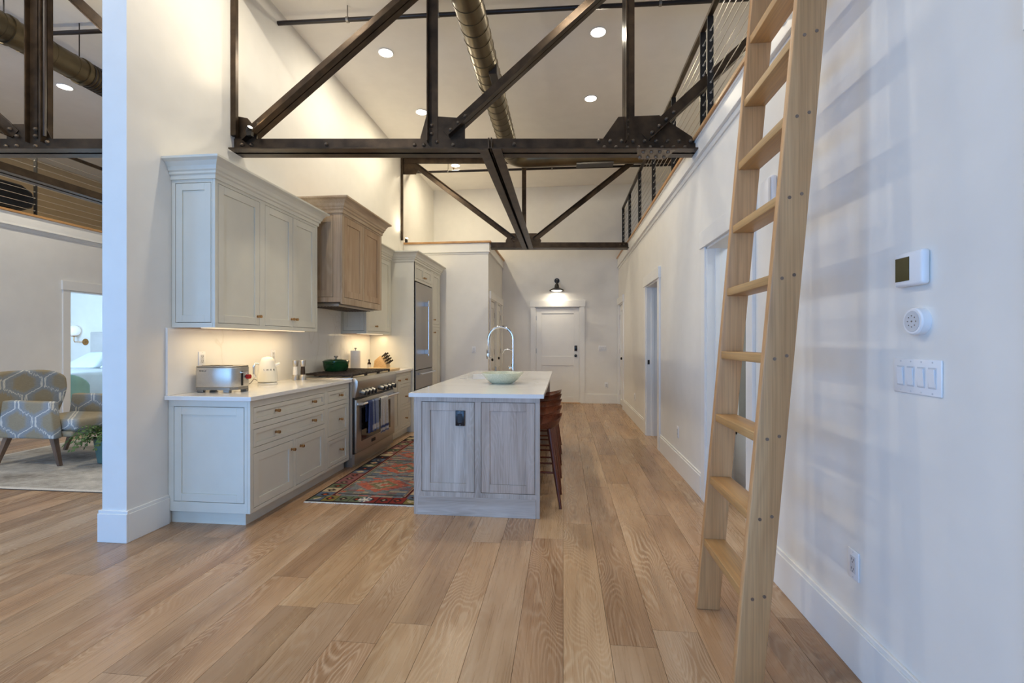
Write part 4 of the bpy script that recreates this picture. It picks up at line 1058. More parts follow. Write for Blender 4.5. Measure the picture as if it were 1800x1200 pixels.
# paper towel, bottle, board, knife block, knives
t = thing('paper_towel_holder', 'white paper towel roll on a stand at the back of the counter beyond the range', 'paper towels', (-2.70, 5.88, 0.915))
MB().lathe([(0.07, 0), (0.07, 0.010), (0.008, 0.012)], (-2.70, 5.88, 0.9155), 24).build('base', M['nickel'], t)
MB().lathe([(0.062, 0.014), (0.062, 0.265), (0.018, 0.266), (0.018, 0.25)], (-2.70, 5.88, 0.9155), 28).build('roll', M['paper'], t)
MB().lathe([(0.007, 0.25), (0.007, 0.285), (0.016, 0.290), (0.014, 0.302), (0, 0.304)], (-2.70, 5.88, 0.9155), 14).build('finial', M['nickel'], t)
t = thing('bottle', 'small dark glass bottle with white label left of the knife block', 'bottle', (-2.66, 6.22, 0.915))
MB().lathe([(0.024, 0), (0.025, 0.004), (0.025, 0.085), (0.010, 0.105), (0.010, 0.118)], (-2.66, 6.22, 0.9155), 20).build('glass_body', M['glassdark'], t)
MB().lathe([(0.0255, 0.02), (0.0255, 0.07)], (-2.66, 6.22, 0.9155), 20).build('paper_label', M['mauve'] if 'mauve' in M else M['headb'], t)
MB().lathe([(0.012, 0.118), (0.012, 0.138), (0, 0.139)], (-2.66, 6.22, 0.9155), 14).build('cap', M['black'], t)
MB().box(-2.60, 5.78, 0.9155, -2.19, 6.13, 0.945).build('cutting_board', M['board'], None, 0.004, 2, label='thick pale wood cutting board on the counter right of the range', cat='board', origin=(-2.43, 5.95, 0.916))
t = thing('knife_block', 'pale wood knife block on the counter next to the refrigerator tower', 'knife block', (-2.50, 6.30, 0.915))
kb = [(-0.11, 0.0), (0.10, 0.0), (0.10, 0.055), (-0.02, 0.20), (-0.09, 0.145)]
mkb = Matrix.Translation((-2.50, 6.28, 0.9155)) @ Matrix.Rotation(math.radians(-12), 4, 'Z')
b2 = MB(mkb); b2.prism([(0.11, 0), (0.11, 0.02), (0.02, 0.15), (-0.02, 0.185), (-0.10, 0.12), (-0.105, 0.0)], -0.055, 0.055, 'y')
b2 = MB(mkb); pf = [(-0.11, 0), (0.10, 0), (0.10, 0.06), (-0.0, 0.19), (-0.09, 0.12)]
b2._add([(p, -0.05, q) for p, q in pf] + [(p, 0.05, q) for p, q in pf], [list(range(5))[::-1], list(range(5, 10))] + [(i, (i + 1) % 5, 5 + (i + 1) % 5, 5 + i) for i in range(5)])
b2.build('block_body', M['board'], t, 0.004, 2)
dirv = Vector((0.79, 0, 0.61)).normalized()
kn0 = None
KL_ = ['dark-handled knife in the %s row of the wooden knife block, on the %s side' % (a, b) for a in ('lowest', 'second', 'third', 'topmost') for b in ('camera', 'far')]
for k in range(8):
    row, cx_ = divmod(k, 2)
    base = Vector((0.10 - 0.10 * (row + 0.5) / 4, -0.025 + 0.05 * cx_, 0.06 + 0.13 * (row + 0.5) / 4))
    Lh = 0.085 + 0.012 * ((k * 7) % 3)
    p0 = mkb @ (base - dirv * 0.004); p1 = mkb @ (base + dirv * Lh)
    if k == 0:
        kn0 = thing('knife', KL_[0], 'knife', tuple(p0), 'knives in the knife block')
        MB().tube([p0, p0 + (p1 - p0) * 0.12], [0.0075, 0.0075], 8).build('bolster', M['steel'], kn0)
        MB().tube([p0 + (p1 - p0) * 0.12, p0 + (p1 - p0) * 0.6, p1], [0.009, 0.0085, 0.011], 8).build('handle', M['cast'], kn0)
        P0 = p0
    else: dup(kn0, p0 - P0, KL_[k])

# ------------------------------------------------------------------ ladder
t = thing('ladder', 'pale oak library ladder leaning on the loft edge of the right wall', 'ladder', (0.70, 2.13, 0))
lx = lambda z: 0.645 + 0.0875 * z
for y0, y1 in ((1.86, 1.895), (2.365, 2.40)):
    top = 3.42
    o = MB().hexa([(lx(0), y0, 0), (lx(0) + 0.107, y0, 0), (lx(0) + 0.107, y1, 0), (lx(0), y1, 0), (lx(top), y0, top), (lx(top) + 0.107, y0, top), (lx(top) + 0.107, y1, top), (lx(top), y1, top)]).build('stile', M['lad_v'], t, 0.004, 2)
for k in range(10):
    z = 0.345 + 0.3025 * k
    if z > 3.2: break
    o = MB().box(lx(z) + 0.004, 1.895, z - 0.036, lx(z) + 0.102, 2.365, z).build('tread', M['lad_y'], t, 0.003, 2)
    for yf, s_ in ((1.86, -1), (2.40, 1)):
        for dx in (0.035, 0.078):
            MB().cyl((lx(z) + dx, yf, z - 0.018 + (0.012 if dx > .05 else 0)), (lx(z) + dx, yf + s_ * 0.0012, z - 0.018 + (0.012 if dx > .05 else 0)), 0.0065, n=10).build('peg', M['chairleg'], o)
t = thing('ladder_hook', 'black round iron ladder bracket on the white loft fascia', 'bracket', (XR - 0.022, 2.56, 2.975))
MB(mr).tube([(2.56, 0.023, 2.975), (2.56, 0.030, 2.975), (2.56, 0.033, 2.975)], [0.042, 0.042, 0.034], 24).build('flange', M['black'], t)
MB(mr).tube([(2.56, 0.03, 2.975), (2.56, 0.085, 2.975)], 0.014, 14).build('stem', M['black'], t)
MB(mr).tube([(2.56, 0.085, 2.975), (2.56, 0.105, 2.972), (2.54, 0.115, 2.965)], [0.020, 0.022, 0.018], 14).build('socket_end', M['black'], t)

# ------------------------------------------------------------------ trusses
def basis(A, B):
    A = Vector(A); B = Vector(B); d = (B - A).normalized(); n = Vector((d.y, -d.x, 0))   # n points to the camera
    return A, d, n
def l_member(fr, p0, p1, w=0.075, leg=0.07, th=0.008, gap=0.006, flip=1):
    """double angle member between (s,z) points in the truss plane"""
    A, d, n = fr
    P0 = A + d * p0[0] + Vector((0, 0, p0[1])); P1 = A + d * p1[0] + Vector((0, 0, p1[1]))
    ax = (P1 - P0).normalized(); side = ax.cross(n).normalized() * flip
    mb = MB()
    def bar(s0, s1, n0, n1):
        vs = []
        for Pp in (P0, P1):
            for (a, b) in ((s0, n0), (s1, n0), (s1, n1), (s0, n1)): vs.append(Pp + side * a + n * b)
        mb.hexa(vs)
    for sg in (1, -1):
        bar(-w / 2, w / 2, sg * gap, sg * (gap + th))
        bar(-w / 2, -w / 2 + th, sg * (gap + th), sg * (gap + leg))
    return mb
def chord(fr, s0, s1, z, up=True, fl=0.095, leg=0.12, th=0.010, gap=0.005, nose=0.0):
    A, d, n = fr; mb = MB()
    def bar(z0, z1, n0, n1, a, b):
        vs = []
        for zz in (z0, z1):
            for (ss, nn) in ((a, n0), (b, n0), (b, n1), (a, n1)): vs.append(A + d * ss + n * nn + Vector((0, 0, zz)))
        mb.hexa(vs)
    for sg in (1, -1):
        bar(z, z + (th if up else -th), sg * gap, sg * (gap + fl), s0, s1)
        bar(z, z + (leg if up else -leg), sg * gap, sg * (gap + th), s0, s1)
    return mb
def gusset(fr, poly, parent, th=0.012):
    A, d, n = fr; mb = MB(); k = len(poly)
    vs = [A + d * s_ + Vector((0, 0, z)) + n * (th / 2) for s_, z in poly] + [A + d * s_ + Vector((0, 0, z)) - n * (th / 2) for s_, z in poly]
    mb._add(vs, [list(range(k)), list(range(k, 2 * k))[::-1]] + [(i, (i + 1) % k, k + (i + 1) % k, k + i) for i in range(k)])
    return mb.build('gusset_plate', M['steel_beam'], parent)
bolt_mesh = {}
def bolt(fr, s_, z, off, parent, down=False):
    A, d, n = fr; p = A + d * s_ + n * off + Vector((0, 0, z))
    key = 'd' if down else 'f'
    if key not in bolt_mesh:
        mb = MB(); q = Vector((0, 0, -1)) if down else n
        mb.tube([Vector((0, 0, 0)), q * 0.010, q * 0.018], [0.017, 0.015, 0.007], 8)
        me = bpy.data.meshes.new('bolt'); me.from_pydata([v for v in mb.v], [], mb.f); me.materials.append(M['bolt']); bolt_mesh[key] = me
        for pg in me.polygons: pg.use_smooth = True
    o = bpy.data.objects.new('bolt', bolt_mesh[key]); COL.objects.link(o); o.parent = parent; o.location = p - ORG[parent.name]
ZB = 2.92
# truss 1 over the kitchen (skewed a little against the room)
A1 = (-2.81, 3.76, 0); B1 = (1.15, 4.19, 0); fr1 = basis(A1, B1)
def S1(x): return (x + 2.81) / fr1[1].x
t = thing('roof_truss', 'dark riveted iron roof truss spanning the kitchen in front of the island', 'truss', (-0.8, 3.97, ZB))
chord(fr1, S1(-2.809), S1(1.149), ZB).build('bottom_chord', M['steel_beam'], t)
chord(fr1, S1(-2.809), S1(4.4), 4.48, up=False).build('top_chord', M['steel_beam'], t)
for x in (-1.115, 0.565, 2.25):
    z0 = 3.0 if x < 1.15 else 3.06
    l_member(fr1, (S1(x), z0), (S1(x), 4.47), w=0.085).build('vertical_strut', M['steel_beam'], t)
l_member(fr1, (S1(-2.74), 3.04), (S1(-1.2), 4.40), w=0.09, flip=-1).build('diagonal_brace', M['steel_beam'], t)
l_member(fr1, (S1(-1.0), 3.08), (S1(0.46), 4.42), w=0.085, flip=-1).build('diagonal_brace', M['steel_beam'], t)
l_member(fr1, (S1(0.70), 3.05), (S1(2.15), 4.40), w=0.09, flip=-1).build('diagonal_brace', M['steel_beam'], t)
gusset(fr1, [(S1(-2.808), 2.97), (S1(-2.62), 2.97), (S1(-2.62), 3.12), (S1(-2.70), 3.22), (S1(-2.808), 3.24)], t)
gusset(fr1, [(S1(-1.23), 2.96), (S1(-0.84), 2.96), (S1(-0.84), 3.22), (S1(-1.17), 3.24), (S1(-1.22), 3.06)], t)
gusset(fr1, [(S1(0.33), 2.96), (S1(1.145), 2.96), (S1(1.10), 3.06), (S1(0.82), 3.245), (S1(0.47), 3.23), (S1(0.33), 3.03)], t)
for x, z in ((-2.74, 2.985), (-2.66, 2.985), (-2.02, 2.99), (-1.27, 2.985), (-1.19, 2.985), (-1.08, 3.01), (-0.94, 2.985), (-0.42, 2.99)): bolt(fr1, S1(x), z, 0.016, t)
for k in range(9): bolt(fr1, S1(0.30 + k * 0.098), 3.018, 0.016, t)
for k in range(8): bolt(fr1, S1(0.35 + k * 0.098), 2.965, 0.016, t)
for z in (3.07, 3.13, 3.19): bolt(fr1, S1(0.545), z, 0.016, t)
for z in (3.08, 3.15): bolt(fr1, S1(-1.125), z, 0.016, t)
for k in range(4): bolt(fr1, S1(0.755 + k * 0.062), 3.09 + k * 0.058, 0.016, t)
for k in range(3): bolt(fr1, S1(-0.96 + k * 0.062), 3.115 + k * 0.058, 0.016, t)
for k in range(2): bolt(fr1, S1(-2.66 + k * 0.06), 3.11 + k * 0.055, 0.016, t)
A, d, n = fr1
sp = MB(); vs = []
for zz in (ZB - 0.012, ZB):
    for (ss, nn) in ((S1(0.60), 0.105), (S1(0.93), 0.105), (S1(0.90), -0.105), (S1(0.67), -0.105)): vs.append(A + d * ss + n * nn + Vector((0, 0, zz)))
sp.hexa(vs); sp.build('splice_plate', M['bolt'], t)
for k in range(4):
    for nn in (0.055, -0.055): bolt(fr1, S1(0.67 + k * 0.07), ZB - 0.012, nn, t, True)
# rod beside the wall above the truss end
MB().box(XL + 0.003, 3.70, 3.05, XL + 0.05, 3.735, CEIL).build('wall_rod', M['steel_beam'], None, label='slim dark iron upright against the left wall above the truss end', cat='upright', origin=(XL, 3.72, 3.05))
# truss 1 continued over the living bay
t = thing('roof_truss', 'dark iron roof truss over the living area left of the white column', 'truss', (-5.0, 3.55, ZB))
chord(fr1, S1(-7.2), S1(-2.987), ZB).build('bottom_chord', M['steel_beam'], t)
chord(fr1, S1(-7.2), S1(-2.987), 4.48, up=False).build('top_chord', M['steel_beam'], t)
l_member(fr1, (S1(-4.525), 3.0), (S1(-4.525), 4.47), w=0.07, leg=0.05).build('vertical_strut', M['steel_beam'], t)
l_member(fr1, (S1(-4.452), 3.0), (S1(-4.452), 4.47), w=0.06, flip=-1, leg=0.05).build('vertical_strut', M['steel_beam'], t)
l_member(fr1, (S1(-4.68), 3.08), (S1(-6.2), 4.42), w=0.085).build('diagonal_brace', M['steel_beam'], t)
l_member(fr1, (S1(-2.99), 3.12), (S1(-4.38), 4.44), w=0.08).build('diagonal_brace', M['steel_beam'], t)
gusset(fr1, [(S1(-4.76), 2.96), (S1(-4.34), 2.96), (S1(-4.44), 3.17), (S1(-4.76), 3.17)], t)
for x, z in ((-4.66, 2.975), (-4.40, 3.01), (-4.50, 2.975), (-4.75, 2.975), (-4.5, 3.12), (-4.5, 3.06), (-4.72, 3.12), (-4.66, 3.06)): bolt(fr1, S1(x), z, 0.016, t)
MB().tube([Vector((-4.40, 3.55, 3.05)), Vector((-4.40, 3.55, CEIL))], 0.012, 8).build('conduit', M['pipe'], t)
# truss 2
A2 = (-2.81, 7.95, 0); B2 = (1.15, 8.38, 0); fr2 = basis(A2, B2)
def S2(x): return (x + 2.81) / fr2[1].x
t = thing('roof_truss', 'dark iron roof truss at the far end in front of the hallway', 'truss', (-0.5, 8.2, ZB))
chord(fr2, S2(-1.255), S2(1.149), ZB, leg=0.11).build('bottom_chord', M['steel_beam'], t)
chord(fr2, S2(-2.809), S2(4.4), 4.53, up=False).build('top_chord', M['steel_beam'], t)
l_member(fr2, (S2(-2.55), 4.36), (S2(-0.86), 3.08), w=0.085).build('diagonal_brace', M['steel_beam'], t)
l_member(fr2, (S2(1.35), 4.55), (S2(-0.50), 3.08), w=0.085, flip=-1).build('diagonal_brace', M['steel_beam'], t)
l_member(fr2, (S2(-0.68), 3.2), (S2(-0.68), 4.43), w=0.075).build('vertical_strut', M['steel_beam'], t)
gusset(fr2, [(S2(-1.0), 2.97), (S2(-0.42), 2.97), (S2(-0.38), 3.06), (S2(-0.46), 3.19), (S2(-0.94), 3.19), (S2(-1.0), 3.06)], t)
gusset(fr2, [(S2(-2.805), 4.22), (S2(-2.56), 4.22), (S2(-2.50), 4.32), (S2(-2.56), 4.5), (S2(-2.805), 4.5)], t)
for x, z in ((-0.9, 3.1), (-0.86, 3.05), (-0.52, 3.1), (-0.48, 3.14), (0.98, 2.99), (1.05, 2.99)): bolt(fr2, S2(x), z, 0.016, t)
MB().box(XL + 0.003, 7.90, 3.06, XL + 0.04, 7.93, 4.5).build('wall_rod', M['steel_beam'], None, label='slim dark iron upright against the left wall above the refrigerator tower', cat='upright', origin=(XL, 7.92, 3.06))
def long_beam(label, x0, x1, y0, y1, z=ZB, th=0.010, leg=0.10):
    xm = (x0 + x1) / 2; t = thing('tie_beam', label, 'beam', (xm, y0, z))
    for a, b, c in ((x0, xm - 0.006, xm - 0.016), (xm + 0.006, x1, xm + 0.006)):
        MB().box(a, y0, z, b, y1, z + th).box(c, y0, z, c + 0.010, y1, z + leg).build('angle_iron', M['steel_beam'], t)
long_beam('dark iron tie beam running from the front truss back to the far truss', -0.705, -0.515, 3.89, 8.21, ZB - 0.0115)
long_beam('dark iron tie beam over the living area running back from the truss', -5.41, -5.23, 3.40, 9.9, ZB - 0.0115)

# ------------------------------------------------------------------ ducts and sprinkler pipes
def duct_mesh(pts, r, seamstep, parent, axis_seams):
    MB().tube(pts, r, 28).build('duct_pipe', M['duct'], parent)
t = thing('air_duct', 'dark spiral air duct running over the kitchen and turning right', 'duct', (-0.78, 5, 4.1))
R = 0.124; zc = 4.10; ex = -0.78
pts = [(ex, -3.3, zc), (ex, 6.95, zc)]
for k in range(1, 9):
    a = math.pi / 2 * k / 8; pts.append((ex + 0.25 - 0.25 * math.cos(a), 6.95 + 0.25 * math.sin(a), zc))
pts.append((1.18, 7.2, zc))
duct_mesh(pts, R, 0.2, t, None)
for k in range(24):
    y = 3.3 + k * 0.155
    MB().tube([(ex, y, zc), (ex, y + 0.008, zc)], R + 0.004, 28).build('seam', M['duct'], t)
for y in (3.1, 5.0, 6.6):
    MB().tube([(ex, y, zc), (ex, y + 0.03, zc)], R + 0.010, 28).build('collar', M['duct'], t)
    MB().tube([(ex, y + 0.015, zc + R), (ex, y + 0.015, CEIL)], 0.005, 6).build('hanger_rod', M['pipe'], t)
MB().box(ex + R * 0.35, 4.62, zc - R - 0.012, ex + R * 1.0, 4.95, zc - 0.03).build('damper_box', M['pipe'], t, 0.004)
MB().box(0.2, 7.12, zc - R - 0.012, 0.75, 7.28, zc - R + 0.01).build('outlet_grille', M['pipe'], t)
t = thing('air_duct', 'dark round air duct with slotted grille over the living area', 'duct', (-4.975, 5, 4.1))
ex2 = -4.975
duct_mesh([(ex2, -3.3, zc), (ex2, 9.9, zc)], R, 0.2, t, None)
for k in range(14):
    y = 3.2 + k * 0.21
    MB().tube([(ex2, y, zc), (ex2, y + 0.006, zc)], R + 0.003, 28).build('seam', M['duct'], t)
for k in range(9):
    y = 4.40 + k * 0.035
    q = MB(); q.m = None
    for a0 in range(-2, 5):
        aa = math.radians(a0 * 12 - 40)
    MB().tube([(ex2, y, zc), (ex2, y + 0.014, zc)], R + 0.006, 28).build('grille_slat', M['pipe'], t)
for y in (3.68, 4.34): MB().tube([(ex2, y, zc), (ex2, y + 0.04, zc)], R + 0.012, 28).build('collar', M['duct'], t); MB().tube([(ex2, y, zc + R), (ex2, y, CEIL)], 0.005, 6).build('hanger_rod', M['pipe'], t)
def sprinkler(label, pts, hangers, heads):
    t = thing('sprinkler_pipe', label, 'pipe', pts[0])
    MB().tube(pts, 0.021, 12).build('pipe_run', M['pipe'], t)
    a, b = Vector(pts[0]), Vector(pts[-1])
    for x in hangers:
        p = a + (b - a) * ((x - a.x) / (b.x - a.x))
        MB().tube([p + Vector((0, 0, 0.02)), Vector((p.x, p.y, CEIL))], 0.006, 6).tube([p + Vector((-0.012, 0, 0)), p + Vector((0.012, 0, 0))], 0.028, 12).build('hanger', M['nickel'], t)
    for x in heads:
        p = a + (b - a) * ((x - a.x) / (b.x - a.x))
        MB().tube([p, p + Vector((0, 0, 0.05)), p + Vector((0, 0, 0.06))], [0.008, 0.008, 0.02], 8).build('sprinkler_head', M['brass'], t)
sprinkler('black sprinkler pipe across the kitchen ceiling above the front truss', [(XL + 0.002, 4.37, 4.45), (4.4, 4.62, 4.45)], (-2.1, -1.2, 0.9), (-1.25, 1.0))
sprinkler('black sprinkler pipe in front of the far truss', [(XL + 0.002, 8.42, 4.42), (4.4, 8.62, 4.42)], (-2.1, -0.2), (-2.0,))
sprinkler('black sprinkler pipe across the living area ceiling', [(-6.6, 4.2, 4.45), (XL - 0.177, 4.36, 4.45)], (-5.9,), ())

# ------------------------------------------------------------------ loft railings
def railing(name, label, x, posts, y0, y1, n=10, side=1):
    t = thing(name, label, 'railing', (x, (y0 + y1) / 2, 3.05))
    MB().box(x - 0.022, y0, 4.045, x + 0.022, y1, 4.085).build('handrail', M['steel_beam'], t, 0.004)
    MB().box(x - 0.016, y0, 4.085, x + 0.016, y1, 4.091).build('handrail_cap', M['nickel'], t)
    for y in posts:
        p = MB().box(x - 0.025, y - 0.006, 3.053, x + 0.025, y + 0.006, 4.045).box(x - 0.045, y - 0.03, 3.053, x + 0.045, y + 0.03, 3.061).build('post', M['black'], t, 0.001)
        b = MB()
        for k in range(n): b.cyl((x, y - 0.016, 3.13 + k * 0.088), (x, y + 0.016, 3.13 + k * 0.088), 0.009, n=6)
        b.build('cable_fittings', M['cable'], p)
    for k in range(n):
        MB().cyl((x, y0, 3.13 + k * 0.088), (x, y1, 3.13 + k * 0.088), 0.0036, n=6).build('cable', M['cable'], t)
railing('cable_railing', 'dark steel cable railing along the loft edge on the right', 1.235, [1.2, 2.1, 3.2, 4.12, 4.33, 5.45, 6.62, 7.8, 8.95, 9.9], 1.0, 9.97)
railing('cable_railing', 'dark steel cable railing along the loft edge over the living area', -7.36, [2.3, 3.45, 4.6, 5.82, 7.0, 8.2], 1.5, 9.97)
# things on the left loft
t = thing('lounge_chair', 'low black round-ended lounge seat behind the left loft railing', 'chair', (-8.1, 5.0, 3.0))
def rbox(mb, x0, y0, z0, x1, y1, z1): return mb.box(x0, y0, z0, x1, y1, z1)
MB().prism([(4.6, 3.28), (6.28, 3.28), (6.42, 3.36), (6.47, 3.48), (6.42, 3.60), (6.28, 3.68), (4.6, 3.68)], -8.35, -8.15, 'x').build('backrest', M['blackp'], t, 0.05, 3)
MB().box(-8.9, 4.6, 3.22, -8.2, 6.3, 3.40).build('seat', M['blackp'], t, 0.04, 3)
for xx in (-8.85, -8.2):
    for yy in (4.7, 6.2): MB().cyl((xx, yy, 3.0), (xx, yy, 3.24), 0.015).build('leg', M['black'], t)
t = thing('coat_hook', 'small black double coat hook on the left loft wall behind the cables', 'hook', (-9.5, 7.2, 3.8))
for o_ in (-0.10, 0.10):
    MB().tube([(-9.499, 7.22 + o_, 3.80), (-9.44, 7.22 + o_, 3.80), (-9.41, 7.22 + o_, 3.83)], [0.03, 0.022, 0.03], 10).build('hook', M['black'], t)
MB().box(-9.499, 7.07, 3.785, -9.48, 7.37, 3.815).build('rail', M['black'], t)

# ------------------------------------------------------------------ lights fixtures
LL = {0: 'round recessed ceiling light nearest the left wall over the kitchen', 1: 'round recessed ceiling light high above the right side of the island', 2: 'round recessed ceiling light close to the truss gusset on the left',
      3: 'round recessed ceiling light above the hallway side near the right truss strut', 4: 'round recessed ceiling light over the living area on the left'}
c0 = None
for i, (x, y) in enumerate(CANS):
    lab = LL.get(i) or 'ceiling light at the %s, %s' % ('right loft' if x > 2 else 'left loft' if x < -8 else 'outer side of the living area' if x < -5 else 'inner side of the living area' if x < -3 else 'left side of the kitchen' if x < -1 else 'right side of the kitchen',
        'near the camera' if y < 2 else 'just ahead of the camera' if y < 4 else 'over the far end' if y > 6 else 'halfway along')
    grp = 'recessed ceiling lights' if i in LL else 'recessed ceiling lights out of view'
    if c0 is None:
        c0 = thing('ceiling_light', lab, 'ceiling light', (x, y, CEIL), grp)
        tr = MB(); tr.lathe([(0.082, 0), (0.092, -0.002), (0.092, -0.007), (0.080, -0.009), (0.076, -0.006)], (x, y, CEIL - 0.0005), 28); tr.build('trim_ring', M['white'], c0)
        MB().lathe([(0.078, -0.006), (0.0, -0.0065)], (x, y, CEIL - 0.0005), 28).build('diffuser', M['lens'], c0)
    else: dup(c0, (x - CANS[0][0], y - CANS[0][1], 0), lab, grp)
# barn light over the entry door
lx_, ly_, lz_ = -0.132, 9.80, 2.38
t = thing('wall_lamp', 'dark bronze barn lamp on the back wall above the entry door', 'lamp', (lx_, 10.0, 2.5))
MB(mback).tube([(lx_, 0.001, 2.585), (lx_, 0.02, 2.585)], 0.055, 24).build('wall_plate', M['black'], t)
MB().tube([(lx_, 9.98, 2.585), (lx_, 9.90, 2.60), (lx_, 9.84, 2.58), (lx_, 9.81, 2.52), (lx_, 9.80, 2.45)], 0.014, 12).build('arm', M['black'], t)
MB().lathe([(0.03, 0.14), (0.045, 0.10), (0.05, 0.06), (0.09, 0.045), (0.15, 0.01), (0.158, -0.012), (0.152, -0.012), (0.145, 0.006), (0.085, 0.038), (0.045, 0.05)], (lx_, ly_, lz_ - 0.02), 36).build('shade', M['black'], t)
MB().lathe([(0.0, 0.0), (0.10, 0.0), (0.11, 0.012)], (lx_, ly_, lz_ - 0.03), 24).build('bulb_diffuser', M['lens'], t)
area('wall_lamp_beam', (lx_, ly_, lz_ - 0.045), (0, 0, 0), 0.2, 0.2, 3.2, (1.0, 0.85, 0.62), 'DISK')
def spotty(label, p, aim, e):
    t = thing('spot_light', label, 'spot light', p)
    p = Vector(p); aim = Vector(aim).normalized()
    MB().tube([p - aim * 0.05, p], [0.020, 0.024], 16).build('housing', M['black'], t)
    MB().tube([p, p + aim * 0.002], 0.018, 16).build('lens', M['lensdim'], t)
    MB().box(p.x - 0.03, p.y - 0.005, p.z - 0.07, p.x + 0.01, p.y + 0.03, p.z - 0.03).build('mount', M['black'], t)
    l = bpy.data.lights.new('spot_beam', 'SPOT'); l.energy = e; l.color = (1, 0.84, 0.6); l.spot_size = math.radians(165); l.spot_blend = 1.0; l.shadow_soft_size = 0.03
    o = bpy.data.objects.new('spot_beam', l); COL.objects.link(o); o.location = p + aim * 0.02; o.rotation_euler = aim.to_track_quat('-Z', 'Y').to_euler()
spotty('small lit spot light at the left end of the front truss', (-2.60, 3.66, 3.09), (0.6, -0.35, 0.72), UP_W)
spotty('added unseen spot light behind the white column, brightening the living area ceiling', (-3.25, 3.55, 3.09), (-0.5, -0.3, 0.77), UP_W * 2.2)  # added lamp, hidden by the column, to lift the living area ceiling
spotty('small lit spot light on the far loft ledge above the refrigerator tower', (-2.70, 7.90, 3.09), (0.45, -0.45, 0.77), UP_W * .7)

# ------------------------------------------------------------------ living area
t = thing('armchair', 'ogee-patterned armchair with wooden legs on the ivory rug', 'chair', (-5.5, 4.65, 0.008))
MB().box(-5.78, 4.37, 0.30, -5.10, 4.96, 0.36).build('seat_frame', M['ikat'], t, 0.02, 2)
MB().box(-5.75, 4.375, 0.355, -5.06, 4.955, 0.485).build('seat_cushion', M['ikat'], t, 0.045, 4)
for ya, yb in ((4.27, 4.365), (4.965, 5.06)):
    pf = [(-5.86, 0.295), (-5.19, 0.295), (-5.24, 0.675), (-5.80, 0.685)]
    a = MB(); a._add([(p, ya, q) for p, q in pf] + [(p, yb, q) for p, q in pf], [(0, 1, 2, 3), (7, 6, 5, 4), (0, 4, 5, 1), (1, 5, 6, 2), (2, 6, 7, 3), (3, 7, 4, 0)])
    a.build('arm', M['ikat'], t, 0.02, 3)
def bk(u, v):
    s_ = 2 * u - 1
    hw = 0.27 + 0.155 * math.sin(min(1, v * 1.1) * 1.45)
    zt = 0.98 - 0.09 * abs(s_) ** 5
    wv = hw * (1 - 0.10 * max(0, v - 0.75) * 4 * 0.6)
    y = 4.56 + s_ * wv * (1 if abs(s_) < .9 else 1)
    x = -5.92 + 0.08 * s_ * s_ * (0.4 + v) - 0.06 * v
    return (x, y, 0.36 + (zt - 0.36) * v)
MB().grid(18, 12, bk).build('backrest', M['ikat'], t, solid=0.09, bevel=0.03, seg=3)
for (p0, p1) in (((-5.26, 4.33, 0.30), (-5.20, 4.34, 0.008)), ((-5.80, 4.33, 0.30), (-5.90, 4.30, 0.008)), ((-5.28, 5.0, 0.30), (-5.22, 5.02, 0.008)), ((-5.80, 5.0, 0.30), (-5.92, 5.0, 0.008))):
    MB().tube([p0, p1], [0.036, 0.022], 4, smooth=False).build('leg', M['chairleg'], t)
t = thing('potted_fern', 'green fern in a teal ceramic pot beside the armchair', 'plant', (-4.84, 4.56, 0.008))
px_, py_ = -4.84, 4.56
MB().lathe([(0.10, 0.0), (0.115, 0.01), (0.135, 0.15), (0.15, 0.26), (0.14, 0.262), (0.128, 0.22), (0, 0.22)], (px_, py_, 0.0085), 28).build('pot', M['pot'], t)
MB().lathe([(0.126, 0.225), (0, 0.235)], (px_, py_, 0.0085), 20).build('soil', M['soil'], t)
for k in range(34):
    a = random.uniform(-2.3, 1.0) if k % 2 else random.uniform(-2.35, -1.6); Lr = random.uniform(0.20, 0.38); up = random.uniform(0.10, 0.26)
    mb = MB(); prev = None
    for q in range(12):
        s_ = q / 11; r = Lr * s_; z = 0.235 + up * math.sin(s_ * 2.2) * 1.0 - 0.12 * s_ * s_
        p = Vector((px_ + r * math.cos(a), py_ + r * math.sin(a), z))
        if prev is not None:
            mb.tube([prev, p], 0.0012, 3, cap=False)
            w = 0.040 * (1 - abs(s_ - 0.5))
            sd = Vector((-math.sin(a), math.cos(a), 0))
            for sg in (-1, 1):
                tip = p + sd * sg * w + Vector((0, 0, -0.012 + random.uniform(-.006, .006))); f_ = (p - prev)
                mid = (p + tip) / 2
                mb._add([p, mid + f_ * 0.38, tip, mid - f_ * 0.38], [(0, 1, 2, 3)])
        prev = p
    mb.build('frond', M['leaf'], t, recalc=False)
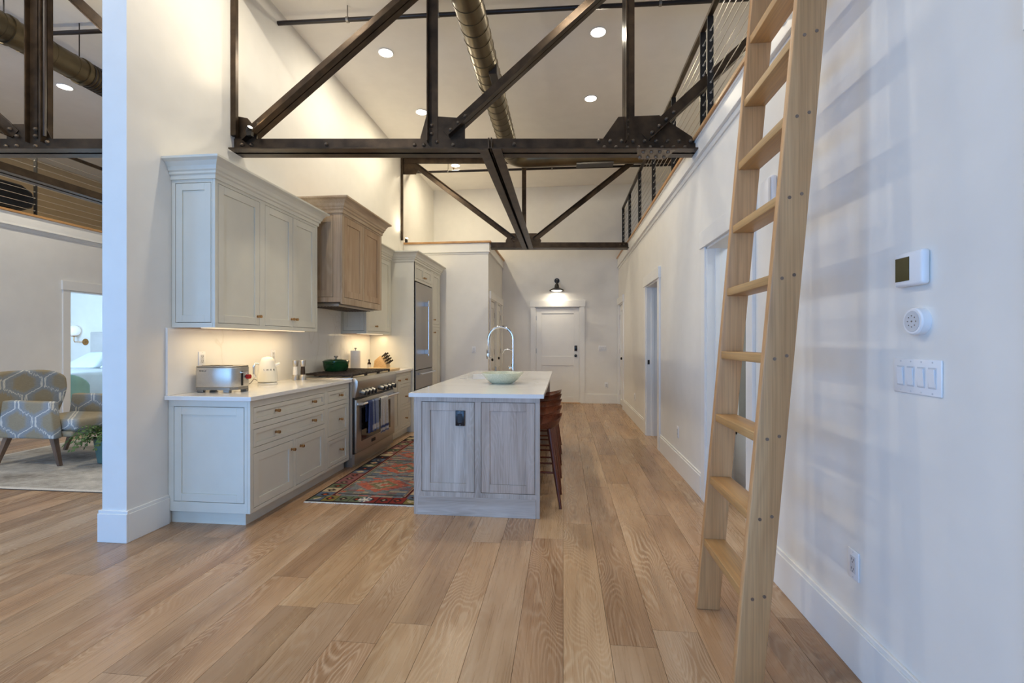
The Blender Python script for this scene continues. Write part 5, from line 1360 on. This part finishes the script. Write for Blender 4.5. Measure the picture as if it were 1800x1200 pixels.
# bedroom seen through the door
t = thing('bed', 'white-made bed with upholstered headboard seen through the bedroom doorway', 'bed', (-9.2, 8.0, 0))
MB().box(-9.95, 8.90, 0.2, -8.2, 8.995, 1.50).build('headboard', M['headb'], t, 0.015, 2)
MB().box(-10.0, 7.0, 0.02, -8.2, 8.9, 0.42).build('bed_base', M['headb'], t, 0.01)
MB().box(-10.02, 6.98, 0.30, -8.18, 8.88, 0.74).build('mattress', M['linen'], t, 0.06, 4)
MB().box(-10.06, 6.94, 0.16, -8.14, 8.3, 0.775).build('duvet', M['linen'], t, 0.07, 4)
for i, (a, b) in enumerate(((-9.9, -9.2), (-9.05, -8.35))):
    MB().hexa([(a - .1, 8.3, 0.775), (b, 8.3, 0.775), (b, 8.80, 0.775), (a - .1, 8.80, 0.775), (a + .22, 8.62, 1.08), (b - .08, 8.62, 1.10), (b - .08, 8.86, 1.10), (a + .22, 8.86, 1.08)]).build('pillow', M['linen'], None, 0.05, 4,
        label=('white pillow on the left side of the bed' if i == 0 else 'white pillow on the right side of the bed'), cat='pillow', origin=((a + b) / 2, 8.6, 0.775))
t = thing('wall_sconce', 'brass wall sconce with white globe left of the headboard', 'sconce', (-10.2, 9.0, 1.3))
sx_, sz_ = -10.16, 1.29
MB().tube([(sx_, 8.999, sz_), (sx_, 8.985, sz_)], 0.07, 24).build('wall_plate', M['brass'], t)
MB().tube([(sx_, 8.985, sz_), (sx_ - 0.05, 8.92, sz_), (sx_ - 0.15, 8.90, sz_), (sx_ - 0.17, 8.90, sz_ + 0.03), (sx_ - 0.17, 8.90, sz_ + 0.11)], 0.009, 10).build('arm', M['brass'], t)
MB().lathe([(0.07, -0.01), (0.03, -0.03), (0, -0.032)], (sx_ - 0.17, 8.90, sz_ + 0.14), 20).build('cup', M['brass'], t)
MB().lathe([(0.0, -0.105)] + [(0.11 * math.cos(a), 0.11 * math.sin(a)) for a in [math.radians(q) for q in range(-75, 90, 15)]] + [(0, 0.11)], (sx_ - 0.17, 8.90, sz_ + 0.235), 24).build('globe', M['globe'], t)
t = thing('tub_chair', 'rounded teal tub chair in front of the bed', 'chair', (-8.5, 6.7, 0))
ch = MB()
def tc(u, v):
    a = math.radians(-30 + 240 * u); r = 0.30
    return (-7.84 + r * math.cos(a) * 1.0, 6.56 - r * math.sin(a) * 0.9 + 0.05, 0.12 + v * (0.70 - 0.22 * abs(2 * u - 1) ** 3))
MB().grid(24, 8, tc).build('shell', M['teal'], t, solid=0.07, bevel=0.02, seg=2)
MB().lathe([(0.24, 0), (0.25, 0.02), (0.25, 0.12), (0.22, 0.15), (0, 0.155)], (-7.84, 6.6, 0.28), 28).build('seat', M['teal'], t)
for sx in (-1, 1):
    for sy in (-1, 1): MB().cyl((-7.84 + sx * 0.16, 6.6 + sy * 0.16, 0.3), (-7.84 + sx * 0.18, 6.6 + sy * 0.18, 0), 0.018, 0.012).build('leg', M['chairleg'], t)
